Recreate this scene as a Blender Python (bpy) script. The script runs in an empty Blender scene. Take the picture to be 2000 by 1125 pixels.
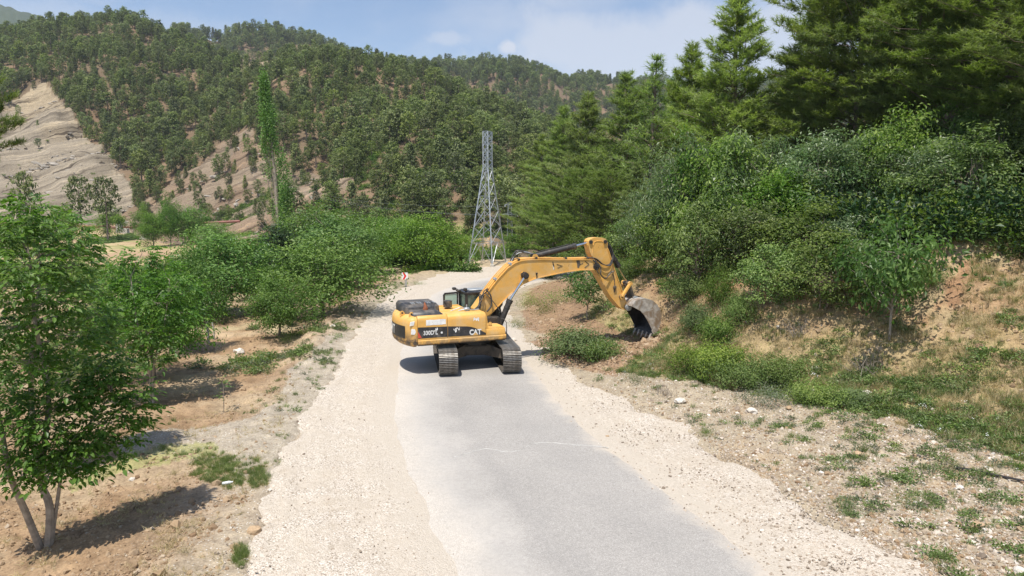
import bpy, math, random
import numpy as np
from mathutils import Vector, Matrix
R = math.radians
SC = bpy.context.scene
COL = SC.collection
rng = np.random.default_rng(7)
random.seed(7)

# ------------------------------------------------------------------ camera
F = 1333.0; CH = 6.8; PITCH = math.atan((562.5-405)/F)
cam = bpy.data.cameras.new('camera'); cam.sensor_width = 36; cam.lens = 36*F/2000
cam.clip_start = .1; cam.clip_end = 9000
camo = bpy.data.objects.new('camera', cam); COL.objects.link(camo)
camo.location = (0, 0, CH); camo.rotation_euler = (math.pi/2-PITCH, 0, 0)
SC.camera = camo
# ------------------------------------------------------------------ sky
SUN_EL = R(69); SUN_AZ = R(22)      # shadows run away from the camera, a little to the right
w = bpy.data.worlds.new('World'); SC.world = w; w.use_nodes = True
nt = w.node_tree; nt.nodes.clear()
def N(nt, t, **k):
    n = nt.nodes.new(t)
    for a, b in k.items():
        if a == 'i':
            for q, v in b.items(): n.inputs[q].default_value = v
        else: setattr(n, a, b)
    return n
L = lambda nt, a, b: nt.links.new(a, b)
sky = N(nt, 'ShaderNodeTexSky', sky_type='NISHITA', sun_disc=False, sun_elevation=SUN_EL, sun_rotation=math.pi+SUN_AZ,
        altitude=600, air_density=1.0, dust_density=1.0, ozone_density=1.3)
tc = N(nt, 'ShaderNodeTexCoord')
sep = N(nt, 'ShaderNodeSeparateXYZ'); L(nt, tc.outputs['Generated'], sep.inputs[0])
zz = N(nt, 'ShaderNodeMath', operation='ADD', i={1: .12}); L(nt, sep.outputs[2], zz.inputs[0])
zm = N(nt, 'ShaderNodeMath', operation='MAXIMUM', i={1: .05}); L(nt, zz.outputs[0], zm.inputs[0])
dx = N(nt, 'ShaderNodeMath', operation='DIVIDE'); L(nt, sep.outputs[0], dx.inputs[0]); L(nt, zm.outputs[0], dx.inputs[1])
dy = N(nt, 'ShaderNodeMath', operation='DIVIDE'); L(nt, sep.outputs[1], dy.inputs[0]); L(nt, zm.outputs[0], dy.inputs[1])
cmb = N(nt, 'ShaderNodeCombineXYZ'); L(nt, dx.outputs[0], cmb.inputs[0]); L(nt, dy.outputs[0], cmb.inputs[1])
cn = N(nt, 'ShaderNodeTexNoise', i={'Scale': .55, 'Detail': 8, 'Roughness': .58, 'Distortion': .35}); L(nt, cmb.outputs[0], cn.inputs['Vector'])
cr = N(nt, 'ShaderNodeMapRange', interpolation_type='SMOOTHSTEP', i={1: .47, 2: .66, 3: 0, 4: .5}); L(nt, cn.outputs[0], cr.inputs[0])
prev = cr.outputs[0]
def cloud(u, v, hw, hh, amp, soft, det, nz=.5):
    """a cloud bank in one direction of the sky, its edge broken by noise"""
    global prev
    a = (u-1000)/F; b = (562.5-v)/F; cp, sp = math.cos(PITCH), math.sin(PITCH)
    d = Vector((a, cp+b*sp, -sp+b*cp)).normalized()
    mp = N(nt, 'ShaderNodeVectorMath', operation='SUBTRACT', i={1: d}); L(nt, tc.outputs['Generated'], mp.inputs[0])
    sc_ = N(nt, 'ShaderNodeVectorMath', operation='MULTIPLY', i={1: (F/hw, .6*F/hw, F/hh)}); L(nt, mp.outputs[0], sc_.inputs[0])
    ln = N(nt, 'ShaderNodeVectorMath', operation='LENGTH'); L(nt, sc_.outputs[0], ln.inputs[0])
    ns = N(nt, 'ShaderNodeTexNoise', i={'Scale': det, 'Detail': 7, 'Roughness': .6}); L(nt, tc.outputs['Generated'], ns.inputs['Vector'])
    nm = N(nt, 'ShaderNodeMath', operation='MULTIPLY_ADD', i={1: nz*4, 2: -nz*2}); L(nt, ns.outputs[0], nm.inputs[0])
    ad = N(nt, 'ShaderNodeMath', operation='ADD'); L(nt, ln.outputs['Value'], ad.inputs[0]); L(nt, nm.outputs[0], ad.inputs[1])
    mr = N(nt, 'ShaderNodeMapRange', interpolation_type='SMOOTHSTEP', i={1: 1+soft, 2: 1-soft, 3: 0, 4: amp}); L(nt, ad.outputs[0], mr.inputs[0])
    mx = N(nt, 'ShaderNodeMath', operation='MAXIMUM'); L(nt, prev, mx.inputs[0]); L(nt, mr.outputs[0], mx.inputs[1]); prev = mx.outputs[0]
cloud(1400, 90, 400, 78, .62, .35, 7, .55)
cloud(1120, 100, 110, 45, .62, .5, 14, .7)
cloud(992, 92, 17, 12, .75, .5, 40, .5)
cloud(873, 74, 36, 12, .45, .6, 30, .6)
cloud(120, 45, 260, 30, .3, .7, 12, .7)
mix = N(nt, 'ShaderNodeMix', data_type='RGBA'); L(nt, prev, mix.inputs[0]); L(nt, sky.outputs[0], mix.inputs[6])
mix.inputs[7].default_value = (5.1, 5.2, 5.55, 1)
bg = N(nt, 'ShaderNodeBackground', i={1: .125}); L(nt, mix.outputs[2], bg.inputs[0])
wo = N(nt, 'ShaderNodeOutputWorld'); L(nt, bg.outputs[0], wo.inputs[0])
# ------------------------------------------------------------------ sun
sl = bpy.data.lights.new('sun', 'SUN'); sl.energy = 4.6; sl.angle = R(.53); sl.color = (1, .955, .88)
so = bpy.data.objects.new('sun', sl); COL.objects.link(so)
shd = Vector((math.sin(SUN_AZ)*math.cos(SUN_EL), math.cos(SUN_AZ)*math.cos(SUN_EL), -math.sin(SUN_EL)))
so.rotation_euler = shd.to_track_quat('-Z', 'Y').to_euler(); so.location = (-20, -40, 80)
vs = SC.view_settings; vs.view_transform = 'Standard'; vs.look = 'None'; vs.gamma = 1; vs.exposure = 0.36
vs.use_curve_mapping = False
SC.cycles.max_bounces = 6; SC.cycles.diffuse_bounces = 3; SC.cycles.transmission_bounces = 4
SC.cycles.transparent_max_bounces = 4; SC.cycles.volume_bounces = 0

# ================================================================== helpers
cp_, sp_ = math.cos(PITCH), math.sin(PITCH)
def ray(u, v):
    a = (u-1000)/F; b = (562.5-v)/F
    return a, cp_+b*sp_, -sp_+b*cp_
def tz(v):                       # height gained per metre of ground distance along the sight line of row v
    _, y, z = ray(1000, v); return z/y
def sx(u, v=500):
    a, y, _ = ray(u, v); return a/y
def project(P):
    P = np.asarray(P, float) - np.array([0, 0, CH])
    d = P[..., 1]*cp_-P[..., 2]*sp_; up = P[..., 1]*sp_+P[..., 2]*cp_
    d = np.where(d < .1, .1, d)
    return 1000+F*P[..., 0]/d, 562.5-F*up/d
def inpoly(u, v, poly):
    c = np.zeros(np.shape(u), bool); n = len(poly)
    for i in range(n):
        x1, y1 = poly[i]; x2, y2 = poly[(i+1) % n]
        k = ((y1 > v) != (y2 > v)) & (u < (x2-x1)*(v-y1)/((y2-y1) or 1e-9)+x1); c ^= k
    return c
_g = np.random.default_rng(3).random((256, 256))*2*np.pi
_gx, _gy = np.cos(_g), np.sin(_g)
def pn(x, y):
    x = np.asarray(x, float); y = np.asarray(y, float)
    xi = np.floor(x).astype(int); yi = np.floor(y).astype(int); fx = x-xi; fy = y-yi
    a = xi & 255; b = yi & 255; a1 = (a+1) & 255; b1 = (b+1) & 255
    ux = fx*fx*fx*(fx*(fx*6-15)+10); uy = fy*fy*fy*(fy*(fy*6-15)+10)
    n00 = _gx[a, b]*fx+_gy[a, b]*fy; n10 = _gx[a1, b]*(fx-1)+_gy[a1, b]*fy
    n01 = _gx[a, b1]*fx+_gy[a, b1]*(fy-1); n11 = _gx[a1, b1]*(fx-1)+_gy[a1, b1]*(fy-1)
    return ((n00*(1-ux)+n10*ux)*(1-uy)+(n01*(1-ux)+n11*ux)*uy)*1.5
def fbm(x, y, o=4, g=.5):
    s = 0; a = 1
    for i in range(o):
        s = s+a*pn(x*2**i+17.3*i, y*2**i+9.1*i); a *= g
    return s
def ss(x, a, b):
    t = np.clip((x-a)/(b-a), 0, 1); return t*t*(3-2*t)

def raw_mesh(name, V, FA, mats, smooth=False, attrs=None, midx=None):
    """V (n,3); FA (m,3) or (m,4) array, or a list of faces"""
    me = bpy.data.meshes.new(name)
    V = np.asarray(V, np.float32)
    me.vertices.add(len(V)); me.vertices.foreach_set('co', V.ravel())
    if isinstance(FA, np.ndarray):
        m, k = FA.shape
        me.loops.add(m*k); me.loops.foreach_set('vertex_index', FA.ravel().astype(np.int32))
        me.polygons.add(m); me.polygons.foreach_set('loop_start', np.arange(0, m*k, k, dtype=np.int32))
    else:
        m = len(FA); ls = [len(f) for f in FA]; fl = [i for f in FA for i in f]
        me.loops.add(len(fl)); me.loops.foreach_set('vertex_index', fl)
        me.polygons.add(m); me.polygons.foreach_set('loop_start', np.concatenate([[0], np.cumsum(ls)[:-1]]).astype(np.int32))
    for mt in (mats if isinstance(mats, (list, tuple)) else [mats]): me.materials.append(mt)
    if midx is not None: me.polygons.foreach_set('material_index', np.asarray(midx, np.int32))
    me.polygons.foreach_set('use_smooth', np.full(m, bool(smooth)))
    if attrs:
        for k, a in attrs.items():
            a = np.asarray(a, np.float32)
            if a.ndim == 1: at = me.attributes.new(k, 'FLOAT', 'POINT'); at.data.foreach_set('value', a)
            else:
                if a.shape[1] == 3: a = np.hstack([a, np.ones((len(a), 1), np.float32)])
                at = me.attributes.new(k, 'FLOAT_COLOR', 'POINT'); at.data.foreach_set('color', a.ravel())
    me.update(calc_edges=True); me.validate()
    return me
def link(name, me, parent=None, loc=None, rot=None, scale=None):
    o = bpy.data.objects.new(name, me); COL.objects.link(o)
    if parent is not None: o.parent = parent
    if loc is not None: o.location = loc
    if rot is not None: o.rotation_euler = rot
    if scale is not None: o.scale = scale if hasattr(scale, '__len__') else (scale,)*3
    return o
def tag(o, label=None, cat=None, group=None, kind=None):
    if label: o['label'] = label
    if cat: o['category'] = cat
    if group: o['group'] = group
    if kind: o['kind'] = kind
    return o
def empty(name, loc, rz=0, scale=1):
    return link(name, None, None, loc, (0, 0, rz), scale)

class MB:
    """collects solids, then builds one mesh"""
    def __init__(s): s.v = []; s.f = []
    def add(s, V, Fs):
        b = len(s.v); s.v += [tuple(p) for p in V]; s.f += [[i+b for i in f] for f in Fs]; return s
    def box(s, x0, x1, y0, y1, z0, z1, M=None, c=0):
        if c:
            # chamfered box (12 chamfer edges)
            V = []; Fs = []
            X = (x0, x1); Y = (y0, y1); Z = (z0, z1)
            idx = {}
            for i in (0, 1):
                for j in (0, 1):
                    for k in (0, 1):
                        sx_, sy_, sz_ = (1 if i == 0 else -1), (1 if j == 0 else -1), (1 if k == 0 else -1)
                        idx[i, j, k, 0] = len(V); V.append((X[i], Y[j]+sy_*c, Z[k]+sz_*c))
                        idx[i, j, k, 1] = len(V); V.append((X[i]+sx_*c, Y[j], Z[k]+sz_*c))
                        idx[i, j, k, 2] = len(V); V.append((X[i]+sx_*c, Y[j]+sy_*c, Z[k]))
            def q(*l): Fs.append([idx[t] for t in l])
            for i in (0, 1): q((i, 0, 0, 0), (i, 0, 1, 0), (i, 1, 1, 0), (i, 1, 0, 0)) if i == 0 else q((i, 0, 0, 0), (i, 1, 0, 0), (i, 1, 1, 0), (i, 0, 1, 0))
            for j in (0, 1): q((0, j, 0, 1), (1, j, 0, 1), (1, j, 1, 1), (0, j, 1, 1)) if j == 0 else q((0, j, 0, 1), (0, j, 1, 1), (1, j, 1, 1), (1, j, 0, 1))
            for k in (0, 1): q((0, 0, k, 2), (0, 1, k, 2), (1, 1, k, 2), (1, 0, k, 2)) if k == 0 else q((0, 0, k, 2), (1, 0, k, 2), (1, 1, k, 2), (0, 1, k, 2))
            for i in (0, 1):
                for j in (0, 1): q((i, j, 0, 0), (i, j, 1, 0), (i, j, 1, 1), (i, j, 0, 1))
                for k in (0, 1): q((i, 0, k, 0), (i, 1, k, 0), (i, 1, k, 2), (i, 0, k, 2))
            for j in (0, 1):
                for k in (0, 1): q((0, j, k, 1), (1, j, k, 1), (1, j, k, 2), (0, j, k, 2))
            for i in (0, 1):
                for j in (0, 1):
                    for k in (0, 1): q((i, j, k, 0), (i, j, k, 1), (i, j, k, 2))
        else:
            V = [(x, y, z) for x in (x0, x1) for y in (y0, y1) for z in (z0, z1)]
            Fs = [(0, 1, 3, 2), (4, 6, 7, 5), (0, 4, 5, 1), (2, 3, 7, 6), (0, 2, 6, 4), (1, 5, 7, 3)]
        if M is not None: V = [M @ Vector(p) for p in V]
        return s.add(V, Fs)
    def prism(s, poly, y0, y1, ax='y'):
        """polygon in the x-z plane (ax y) or x-y plane (ax z) or y-z plane (ax x), extruded"""
        n = len(poly)
        f = {'y': lambda a, b, t: (a, t, b), 'z': lambda a, b, t: (a, b, t), 'x': lambda a, b, t: (t, a, b)}[ax]
        V = [f(a, b, y0) for a, b in poly]+[f(a, b, y1) for a, b in poly]
        return s.add(V, [list(range(n)), list(range(2*n-1, n-1, -1))]+[(i, i+n, (i+1) % n+n, (i+1) % n) for i in range(n)])
    def loft(s, rings, cap=True):
        n = len(rings[0]); V = [p for r in rings for p in r]; Fs = []
        for k in range(len(rings)-1):
            for i in range(n): Fs.append((k*n+i, k*n+(i+1) % n, (k+1)*n+(i+1) % n, (k+1)*n+i))
        if cap: Fs += [list(range(n-1, -1, -1)), [(len(rings)-1)*n+i for i in range(n)]]
        return s.add(V, Fs)
    def tube(s, pts, r, n=8, cap=True):
        pts = [Vector(p) for p in pts]; rs = r if hasattr(r, '__len__') else [r]*len(pts)
        rings = []; up = None
        for i, p in enumerate(pts):
            d = (pts[min(i+1, len(pts)-1)]-pts[max(i-1, 0)])
            d = d.normalized() if d.length > 1e-9 else Vector((0, 0, 1))
            if up is None: up = Vector((0, 0, 1)) if abs(d.z) < .9 else Vector((1, 0, 0))
            a = d.cross(up)
            if a.length < 1e-4: a = d.cross(Vector((0, 1, .3)))
            a.normalize(); b = a.cross(d).normalized(); up = b
            rings.append([p+(a*math.cos(2*math.pi*k/n)+b*math.sin(2*math.pi*k/n))*rs[i] for k in range(n)])
        return s.loft(rings, cap)
    def cyl(s, p0, p1, r, n=16): return s.tube([p0, p1], r, n)
    def bar(s, p0, p1, w, t, up=(0, 0, 1)):
        """rectangular bar"""
        p0, p1 = Vector(p0), Vector(p1); d = (p1-p0).normalized(); u = Vector(up)
        a = d.cross(u); a = a.normalized() if a.length > 1e-4 else Vector((1, 0, 0)); b = a.cross(d).normalized()
        rg = lambda p: [p+a*w/2+b*t/2, p-a*w/2+b*t/2, p-a*w/2-b*t/2, p+a*w/2-b*t/2]
        return s.loft([rg(p0), rg(p1)])
    def mesh(s, name, mat, smooth=False):
        import bmesh
        me = bpy.data.meshes.new(name); me.from_pydata([tuple(p) for p in s.v], [], s.f)
        bm = bmesh.new(); bm.from_mesh(me); bmesh.ops.recalc_face_normals(bm, faces=bm.faces); bm.to_mesh(me); bm.free()
        for m in (mat if isinstance(mat, (list, tuple)) else [mat]): me.materials.append(m)
        if smooth:
            me.polygons.foreach_set('use_smooth', [True]*len(me.polygons))
            try: me.set_sharp_from_angle(angle=R(38))
            except Exception: pass
        return me
    def build(s, name, mat, parent=None, smooth=True, **k):
        return link(name, s.mesh(name, mat, smooth), parent, **k)
def mbs(): return MB()

# ================================================================== materials
MATS = {}
def newmat(name):
    m = bpy.data.materials.new(name); m.use_nodes = True; nt = m.node_tree; nt.nodes.clear()
    o = N(nt, 'ShaderNodeOutputMaterial'); b = N(nt, 'ShaderNodeBsdfPrincipled'); L(nt, b.outputs[0], o.inputs[0])
    MATS[name] = m; return m, nt, b, o
def ramp(nt, pts, fac):
    r = N(nt, 'ShaderNodeValToRGB'); e = r.color_ramp.elements
    while len(e) < len(pts): e.new(.5)
    for i, (p, c) in enumerate(pts): e[i].position = p; e[i].color = (*c, 1) if len(c) == 3 else c
    L(nt, fac, r.inputs[0]); return r.outputs[0]
def noise(nt, scale, det=4, rough=.55, vec=None, dist=0):
    n = N(nt, 'ShaderNodeTexNoise', i={'Scale': scale, 'Detail': det, 'Roughness': rough, 'Distortion': dist})
    if vec is not None: L(nt, vec, n.inputs['Vector'])
    return n.outputs[0]
def mixc(nt, f, a, b, blend='MIX'):
    m = N(nt, 'ShaderNodeMix', data_type='RGBA', blend_type=blend)
    for s_, v in ((0, f), (6, a), (7, b)):
        if hasattr(v, 'links') or hasattr(v, 'is_linked'): L(nt, v, m.inputs[s_])
        elif s_ == 0: m.inputs[0].default_value = v
        else: m.inputs[s_].default_value = (*v, 1)
    return m.outputs[2]
def mrange(nt, v, a, b, c=0, d=1, smooth=True):
    m = N(nt, 'ShaderNodeMapRange', i={1: a, 2: b, 3: c, 4: d})
    if smooth: m.interpolation_type = 'SMOOTHSTEP'
    L(nt, v, m.inputs[0]); return m.outputs[0]
def math_(nt, op, a, b=None):
    m = N(nt, 'ShaderNodeMath', operation=op)
    for i, v in enumerate((a, b)):
        if v is None: continue
        if hasattr(v, 'is_linked'): L(nt, v, m.inputs[i])
        else: m.inputs[i].default_value = v
    return m.outputs[0]
def bump(nt, b, h, st, dist):
    n = N(nt, 'ShaderNodeBump', i={'Strength': st, 'Distance': dist}); L(nt, h, n.inputs['Height']); L(nt, n.outputs[0], b.inputs['Normal']); return n
def geo_pos(nt): return N(nt, 'ShaderNodeNewGeometry').outputs['Position']
def objc(nt): return N(nt, 'ShaderNodeTexCoord').outputs['Object']

def simple(name, col, rough=.6, metal=0, var=.15, sc=6, dirt=None, dirt_amt=.5, spec=.5):
    m, nt, b, o = newmat(name); v = objc(nt)
    n = noise(nt, sc, 6, .6, v)
    c = mixc(nt, mrange(nt, n, .3, .7), tuple(x*(1-var) for x in col), tuple(min(1, x*(1+var)) for x in col))
    if dirt:
        n2 = noise(nt, sc*.55, 8, .68, v, .5)
        c = mixc(nt, mrange(nt, n2, .62-.28*dirt_amt, .78-.2*dirt_amt), c, dirt)
    L(nt, c, b.inputs['Base Color']); b.inputs['Roughness'].default_value = rough; b.inputs['Metallic'].default_value = metal
    b.inputs['Specular IOR Level'].default_value = spec
    return m

def leafmat(name, cols, back=None, trans=.28, rough=.5, objvar=.25, scale=1):
    m, nt, b, o = newmat(name)
    at = N(nt, 'ShaderNodeAttribute', attribute_name='tone')
    c = ramp(nt, [(i/(len(cols)-1) if len(cols) > 1 else 0, x) for i, x in enumerate(cols)], at.outputs['Fac'])
    oi = N(nt, 'ShaderNodeObjectInfo')
    hv = N(nt, 'ShaderNodeHueSaturation'); L(nt, c, hv.inputs['Color'])
    L(nt, mrange(nt, oi.outputs['Random'], 0, 1, 1-objvar, 1+objvar, False), hv.inputs['Value'])
    r2 = math_(nt, 'FRACT', math_(nt, 'MULTIPLY', oi.outputs['Random'], 17.37))
    L(nt, mrange(nt, r2, 0, 1, .488, .512, False), hv.inputs['Hue'])
    L(nt, mrange(nt, math_(nt, 'FRACT', math_(nt, 'MULTIPLY', oi.outputs['Random'], 51.7)), 0, 1, .82, 1.08, False), hv.inputs['Saturation'])
    c = hv.outputs[0]
    if back:
        bf = N(nt, 'ShaderNodeNewGeometry').outputs['Backfacing']
        c = mixc(nt, bf, c, back)
    L(nt, c, b.inputs['Base Color']); b.inputs['Roughness'].default_value = rough
    b.inputs['Specular IOR Level'].default_value = .35
    tr = N(nt, 'ShaderNodeBsdfTranslucent')
    tcx = mixc(nt, 1.0, c, (1.25, 1.5, .55), 'MULTIPLY'); L(nt, tcx, tr.inputs[0])
    ms = N(nt, 'ShaderNodeMixShader', i={0: trans}); L(nt, b.outputs[0], ms.inputs[1]); L(nt, tr.outputs[0], ms.inputs[2])
    L(nt, ms.outputs[0], o.inputs[0]); return m

# ---- ground: zone colour per vertex, grain from noise
m_ground, nt, b, o = newmat('ground_material'); P = geo_pos(nt)
ac = N(nt, 'ShaderNodeAttribute', attribute_name='Col').outputs['Color']
ap = N(nt, 'ShaderNodeAttribute', attribute_name='peb').outputs['Fac']
aclf = N(nt, 'ShaderNodeAttribute', attribute_name='cliff').outputs['Fac']
n1 = noise(nt, 2.3, 8, .65, P); n2 = noise(nt, 17, 6, .7, P)
c = mixc(nt, .8, ac, ramp(nt, [(.3, (.60, .57, .55)), (.5, (1, 1, 1)), (.72, (1.3, 1.28, 1.22))], n1), 'MULTIPLY')
c = mixc(nt, .75, c, ramp(nt, [(.32, (.5, .48, .46)), (.5, (1, 1, 1)), (.68, (1.3, 1.3, 1.28))], n2), 'MULTIPLY')
vo = N(nt, 'ShaderNodeTexVoronoi', i={'Scale': 16, 'Randomness': 1}); L(nt, P, vo.inputs['Vector'])
pebc = ramp(nt, [(0, (.30, .25, .19)), (.35, (.40, .35, .28)), (.65, (.55, .50, .43)), (1, (.72, .69, .64))], N(nt, 'ShaderNodeSeparateColor').outputs[0])
spn = [n for n in nt.nodes if n.bl_idname == 'ShaderNodeSeparateColor'][-1]; L(nt, vo.outputs['Color'], spn.inputs[0])
pm = math_(nt, 'MULTIPLY', mrange(nt, vo.outputs['Distance'], .35, .22), math_(nt, 'MULTIPLY', ap, mrange(nt, spn.outputs[1], .45, .55)))
c = mixc(nt, pm, c, pebc)
# strata lines on the bare cliffs: tilted beds
sp3 = N(nt, 'ShaderNodeSeparateXYZ'); L(nt, P, sp3.inputs[0])
nn = noise(nt, .035, 4, .6, P)
h = math_(nt, 'ADD', math_(nt, 'SUBTRACT', sp3.outputs[2], math_(nt, 'MULTIPLY', sp3.outputs[0], .42)), math_(nt, 'MULTIPLY', nn, 16))
cmb2 = N(nt, 'ShaderNodeCombineXYZ'); L(nt, math_(nt, 'MULTIPLY', h, .55), cmb2.inputs[0]); L(nt, math_(nt, 'MULTIPLY', sp3.outputs[1], .01), cmb2.inputs[1])
L(nt, math_(nt, 'MULTIPLY', sp3.outputs[0], .02), cmb2.inputs[2])
ns_ = noise(nt, 1.0, 6, .75, cmb2.outputs[0])
sc_ = ramp(nt, [(.38, (.25, .235, .23)), (.45, (.8, .79, .78)), (.56, (1, 1, 1)), (.66, (1.45, 1.4, 1.32))], ns_)
c = mixc(nt, aclf, c, mixc(nt, 1.0, c, sc_, 'MULTIPLY'))
L(nt, c, b.inputs['Base Color']); b.inputs['Roughness'].default_value = .95; b.inputs['Specular IOR Level'].default_value = .15
hh = math_(nt, 'ADD', math_(nt, 'MULTIPLY', n1, .5), math_(nt, 'MULTIPLY', n2, .35))
hh = math_(nt, 'ADD', hh, math_(nt, 'MULTIPLY', mrange(nt, vo.outputs['Distance'], .45, .1), math_(nt, 'MULTIPLY', ap, .12)))
hh = math_(nt, 'ADD', hh, math_(nt, 'MULTIPLY', math_(nt, 'MULTIPLY', ns_, aclf), 8))
bump(nt, b, hh, .7, .12)

# ---- gravel shoulder
m_gravel, nt, b, o = newmat('gravel_material'); P = geo_pos(nt)
alat = N(nt, 'ShaderNodeAttribute', attribute_name='lat').outputs['Fac']     # metres from centreline
aal = N(nt, 'ShaderNodeAttribute', attribute_name='along').outputs['Fac']
v1 = N(nt, 'ShaderNodeTexVoronoi', i={'Scale': 36}); L(nt, P, v1.inputs['Vector'])
sc1 = N(nt, 'ShaderNodeSeparateColor'); L(nt, v1.outputs['Color'], sc1.inputs[0])
peb = ramp(nt, [(0, (.22, .18, .14)), (.2, (.42, .355, .285)), (.5, (.53, .46, .38)), (.8, (.64, .57, .49)), (1, (.76, .71, .65))], sc1.outputs[0])
nb = noise(nt, .55, 6, .6, P); nf = noise(nt, 5, 6, .7, P)
fines = mixc(nt, mrange(nt, nf, .35, .65), (.46, .395, .315), (.55, .48, .395))
c = mixc(nt, mrange(nt, noise(nt, 1.1, 5, .6, P), .38, .62, .25, .85), fines, peb)
stv = N(nt, 'ShaderNodeCombineXYZ'); L(nt, math_(nt, 'MULTIPLY', alat, 2.3), stv.inputs[0]); L(nt, math_(nt, 'MULTIPLY', aal, .12), stv.inputs[1])
st = noise(nt, 1, 5, .6, stv.outputs[0])
c = mixc(nt, .3, c, ramp(nt, [(.3, (.80, .76, .72)), (.5, (1, 1, 1)), (.7, (1.1, 1.08, 1.05))], st), 'MULTIPLY')
c = mixc(nt, mrange(nt, noise(nt, .9, 7, .7, P), .60, .72, 0, .45), c, (.36, .285, .20))
c = mixc(nt, mrange(nt, math_(nt, 'ADD', math_(nt, 'ABSOLUTE', alat), math_(nt, 'MULTIPLY', noise(nt, 1.3, 5, .6, P), 1.2)), 4.9, 3.5, 0, .75), c, (.50, .44, .365))
L(nt, c, b.inputs['Base Color']); b.inputs['Roughness'].default_value = .95; b.inputs['Specular IOR Level'].default_value = .2
bump(nt, b, math_(nt, 'ADD', math_(nt, 'MULTIPLY', v1.outputs['Distance'], -1), math_(nt, 'MULTIPLY', nf, .5)), .6, .04)

# ---- asphalt, dusty at its edges and down the middle of the left lane
m_asph, nt, b, o = newmat('asphalt_material'); P = geo_pos(nt)
alat = N(nt, 'ShaderNodeAttribute', attribute_name='lat').outputs['Fac']; aal = N(nt, 'ShaderNodeAttribute', attribute_name='along').outputs['Fac']
v1 = N(nt, 'ShaderNodeTexVoronoi', i={'Scale': 65}); L(nt, P, v1.inputs['Vector'])
sc1 = N(nt, 'ShaderNodeSeparateColor'); L(nt, v1.outputs['Color'], sc1.inputs[0])
agg = ramp(nt, [(0, (.205, .192, .18)), (.3, (.27, .254, .236)), (.75, (.315, .297, .276)), (1, (.43, .407, .378))], sc1.outputs[0])
nl = noise(nt, .35, 5, .6, P); nf = noise(nt, 9, 6, .7, P)
latw = math_(nt, 'ADD', alat, math_(nt, 'MULTIPLY', math_(nt, 'SUBTRACT', noise(nt, .6, 6, .65, P), .5), 1.7))
stv = N(nt, 'ShaderNodeCombineXYZ'); L(nt, math_(nt, 'MULTIPLY', alat, 3.2), stv.inputs[0]); L(nt, math_(nt, 'MULTIPLY', aal, .10), stv.inputs[1])
st = noise(nt, 1, 5, .6, stv.outputs[0])
dust = math_(nt, 'MAXIMUM', mrange(nt, latw, .1, -2.6), mrange(nt, latw, 2.0, 3.1))
dust = math_(nt, 'MAXIMUM', dust, math_(nt, 'MULTIPLY', mrange(nt, st, .48, .70), .34))
dust = math_(nt, 'MAXIMUM', dust, .26)
dc = mixc(nt, mrange(nt, latw, -2.9, -1.6), mixc(nt, .5, (.50, .44, .365), ramp(nt, [(0, (.3, .28, .26)), (.5, (.52, .475, .42)), (1, (.68, .64, .6))], sc1.outputs[1])), (.45, .42, .385))
dc = mixc(nt, mrange(nt, latw, 2.2, 3.0), dc, (.51, .445, .37))
band = mrange(nt, math_(nt, 'ABSOLUTE', math_(nt, 'SUBTRACT', latw, 1.25)), .9, .1, 0, .10)
band2 = mrange(nt, math_(nt, 'ABSOLUTE', math_(nt, 'SUBTRACT', latw, -.7)), .55, .05, 0, .16)
c = mixc(nt, math_(nt, 'MULTIPLY', dust, .88), agg, dc)
c = mixc(nt, .6, c, ramp(nt, [(.3, (.86, .86, .86)), (.5, (1, 1, 1)), (.7, (1.12, 1.11, 1.1))], nl), 'MULTIPLY')
c = mixc(nt, .5, c, ramp(nt, [(.3, (.8, .8, .8)), (.5, (1, 1, 1)), (.7, (1.12, 1.12, 1.12))], nf), 'MULTIPLY')
c = mixc(nt, band, c, (.20, .195, .19)); c = mixc(nt, band2, c, (.24, .23, .22))
spots = N(nt, 'ShaderNodeTexVoronoi', i={'Scale': 1.7}); L(nt, P, spots.inputs['Vector'])
c = mixc(nt, mrange(nt, spots.outputs['Distance'], .035, .02, 0, .7), c, (.06, .055, .05))
L(nt, c, b.inputs['Base Color']); b.inputs['Roughness'].default_value = .9; b.inputs['Specular IOR Level'].default_value = .25
bump(nt, b, math_(nt, 'ADD', v1.outputs['Distance'], nf), .35, .012)

MUD = (.20, .15, .10)
# excavator paint: faded yellow, chips, dust settling and dark grime low down
def paint(name, col, grime_z=(0, 0), amt=.5):
    m, nt, b, o = newmat(name); v = objc(nt)
    n = noise(nt, 1.6, 6, .6, v)
    c = mixc(nt, mrange(nt, n, .3, .7), tuple(x*.88 for x in col), tuple(x*1.06 for x in col))
    c = mixc(nt, mrange(nt, noise(nt, 2.2, 8, .7, v), .42, .68, .04, .48), c, (.60, .46, .27))
    ch = noise(nt, 9, 5, .75, v)
    c = mixc(nt, mrange(nt, ch, .64, .68, 0, .9), c, (.11, .055, .03))
    if grime_z[1] > grime_z[0]:
        s3 = N(nt, 'ShaderNodeSeparateXYZ'); L(nt, v, s3.inputs[0])
        g = math_(nt, 'MULTIPLY', mrange(nt, s3.outputs[2], grime_z[1], grime_z[0]), mrange(nt, noise(nt, 3.5, 8, .75, v), .36, .56))
        c = mixc(nt, math_(nt, 'MULTIPLY', g, amt), c, (.13, .10, .075))
    L(nt, c, b.inputs['Base Color']); L(nt, mrange(nt, n, .3, .7, .5, .75), b.inputs['Roughness'])
    bump(nt, b, noise(nt, 6, 5, .6, v), .12, .02)
    return m
YEL = (.71, .38, .08)
m_yel = paint('yellow_paint', YEL)
m_yelb = paint('yellow_paint_body', YEL, (1.2, 1.62), .9)
m_yelcw = paint('yellow_paint_counterweight', YEL, (1.35, 1.95), 1.0)
m_blk = simple('black_panel_paint', (.028, .028, .03), .42, var=.3, dirt=(.14, .12, .10), dirt_amt=.35)
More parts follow.
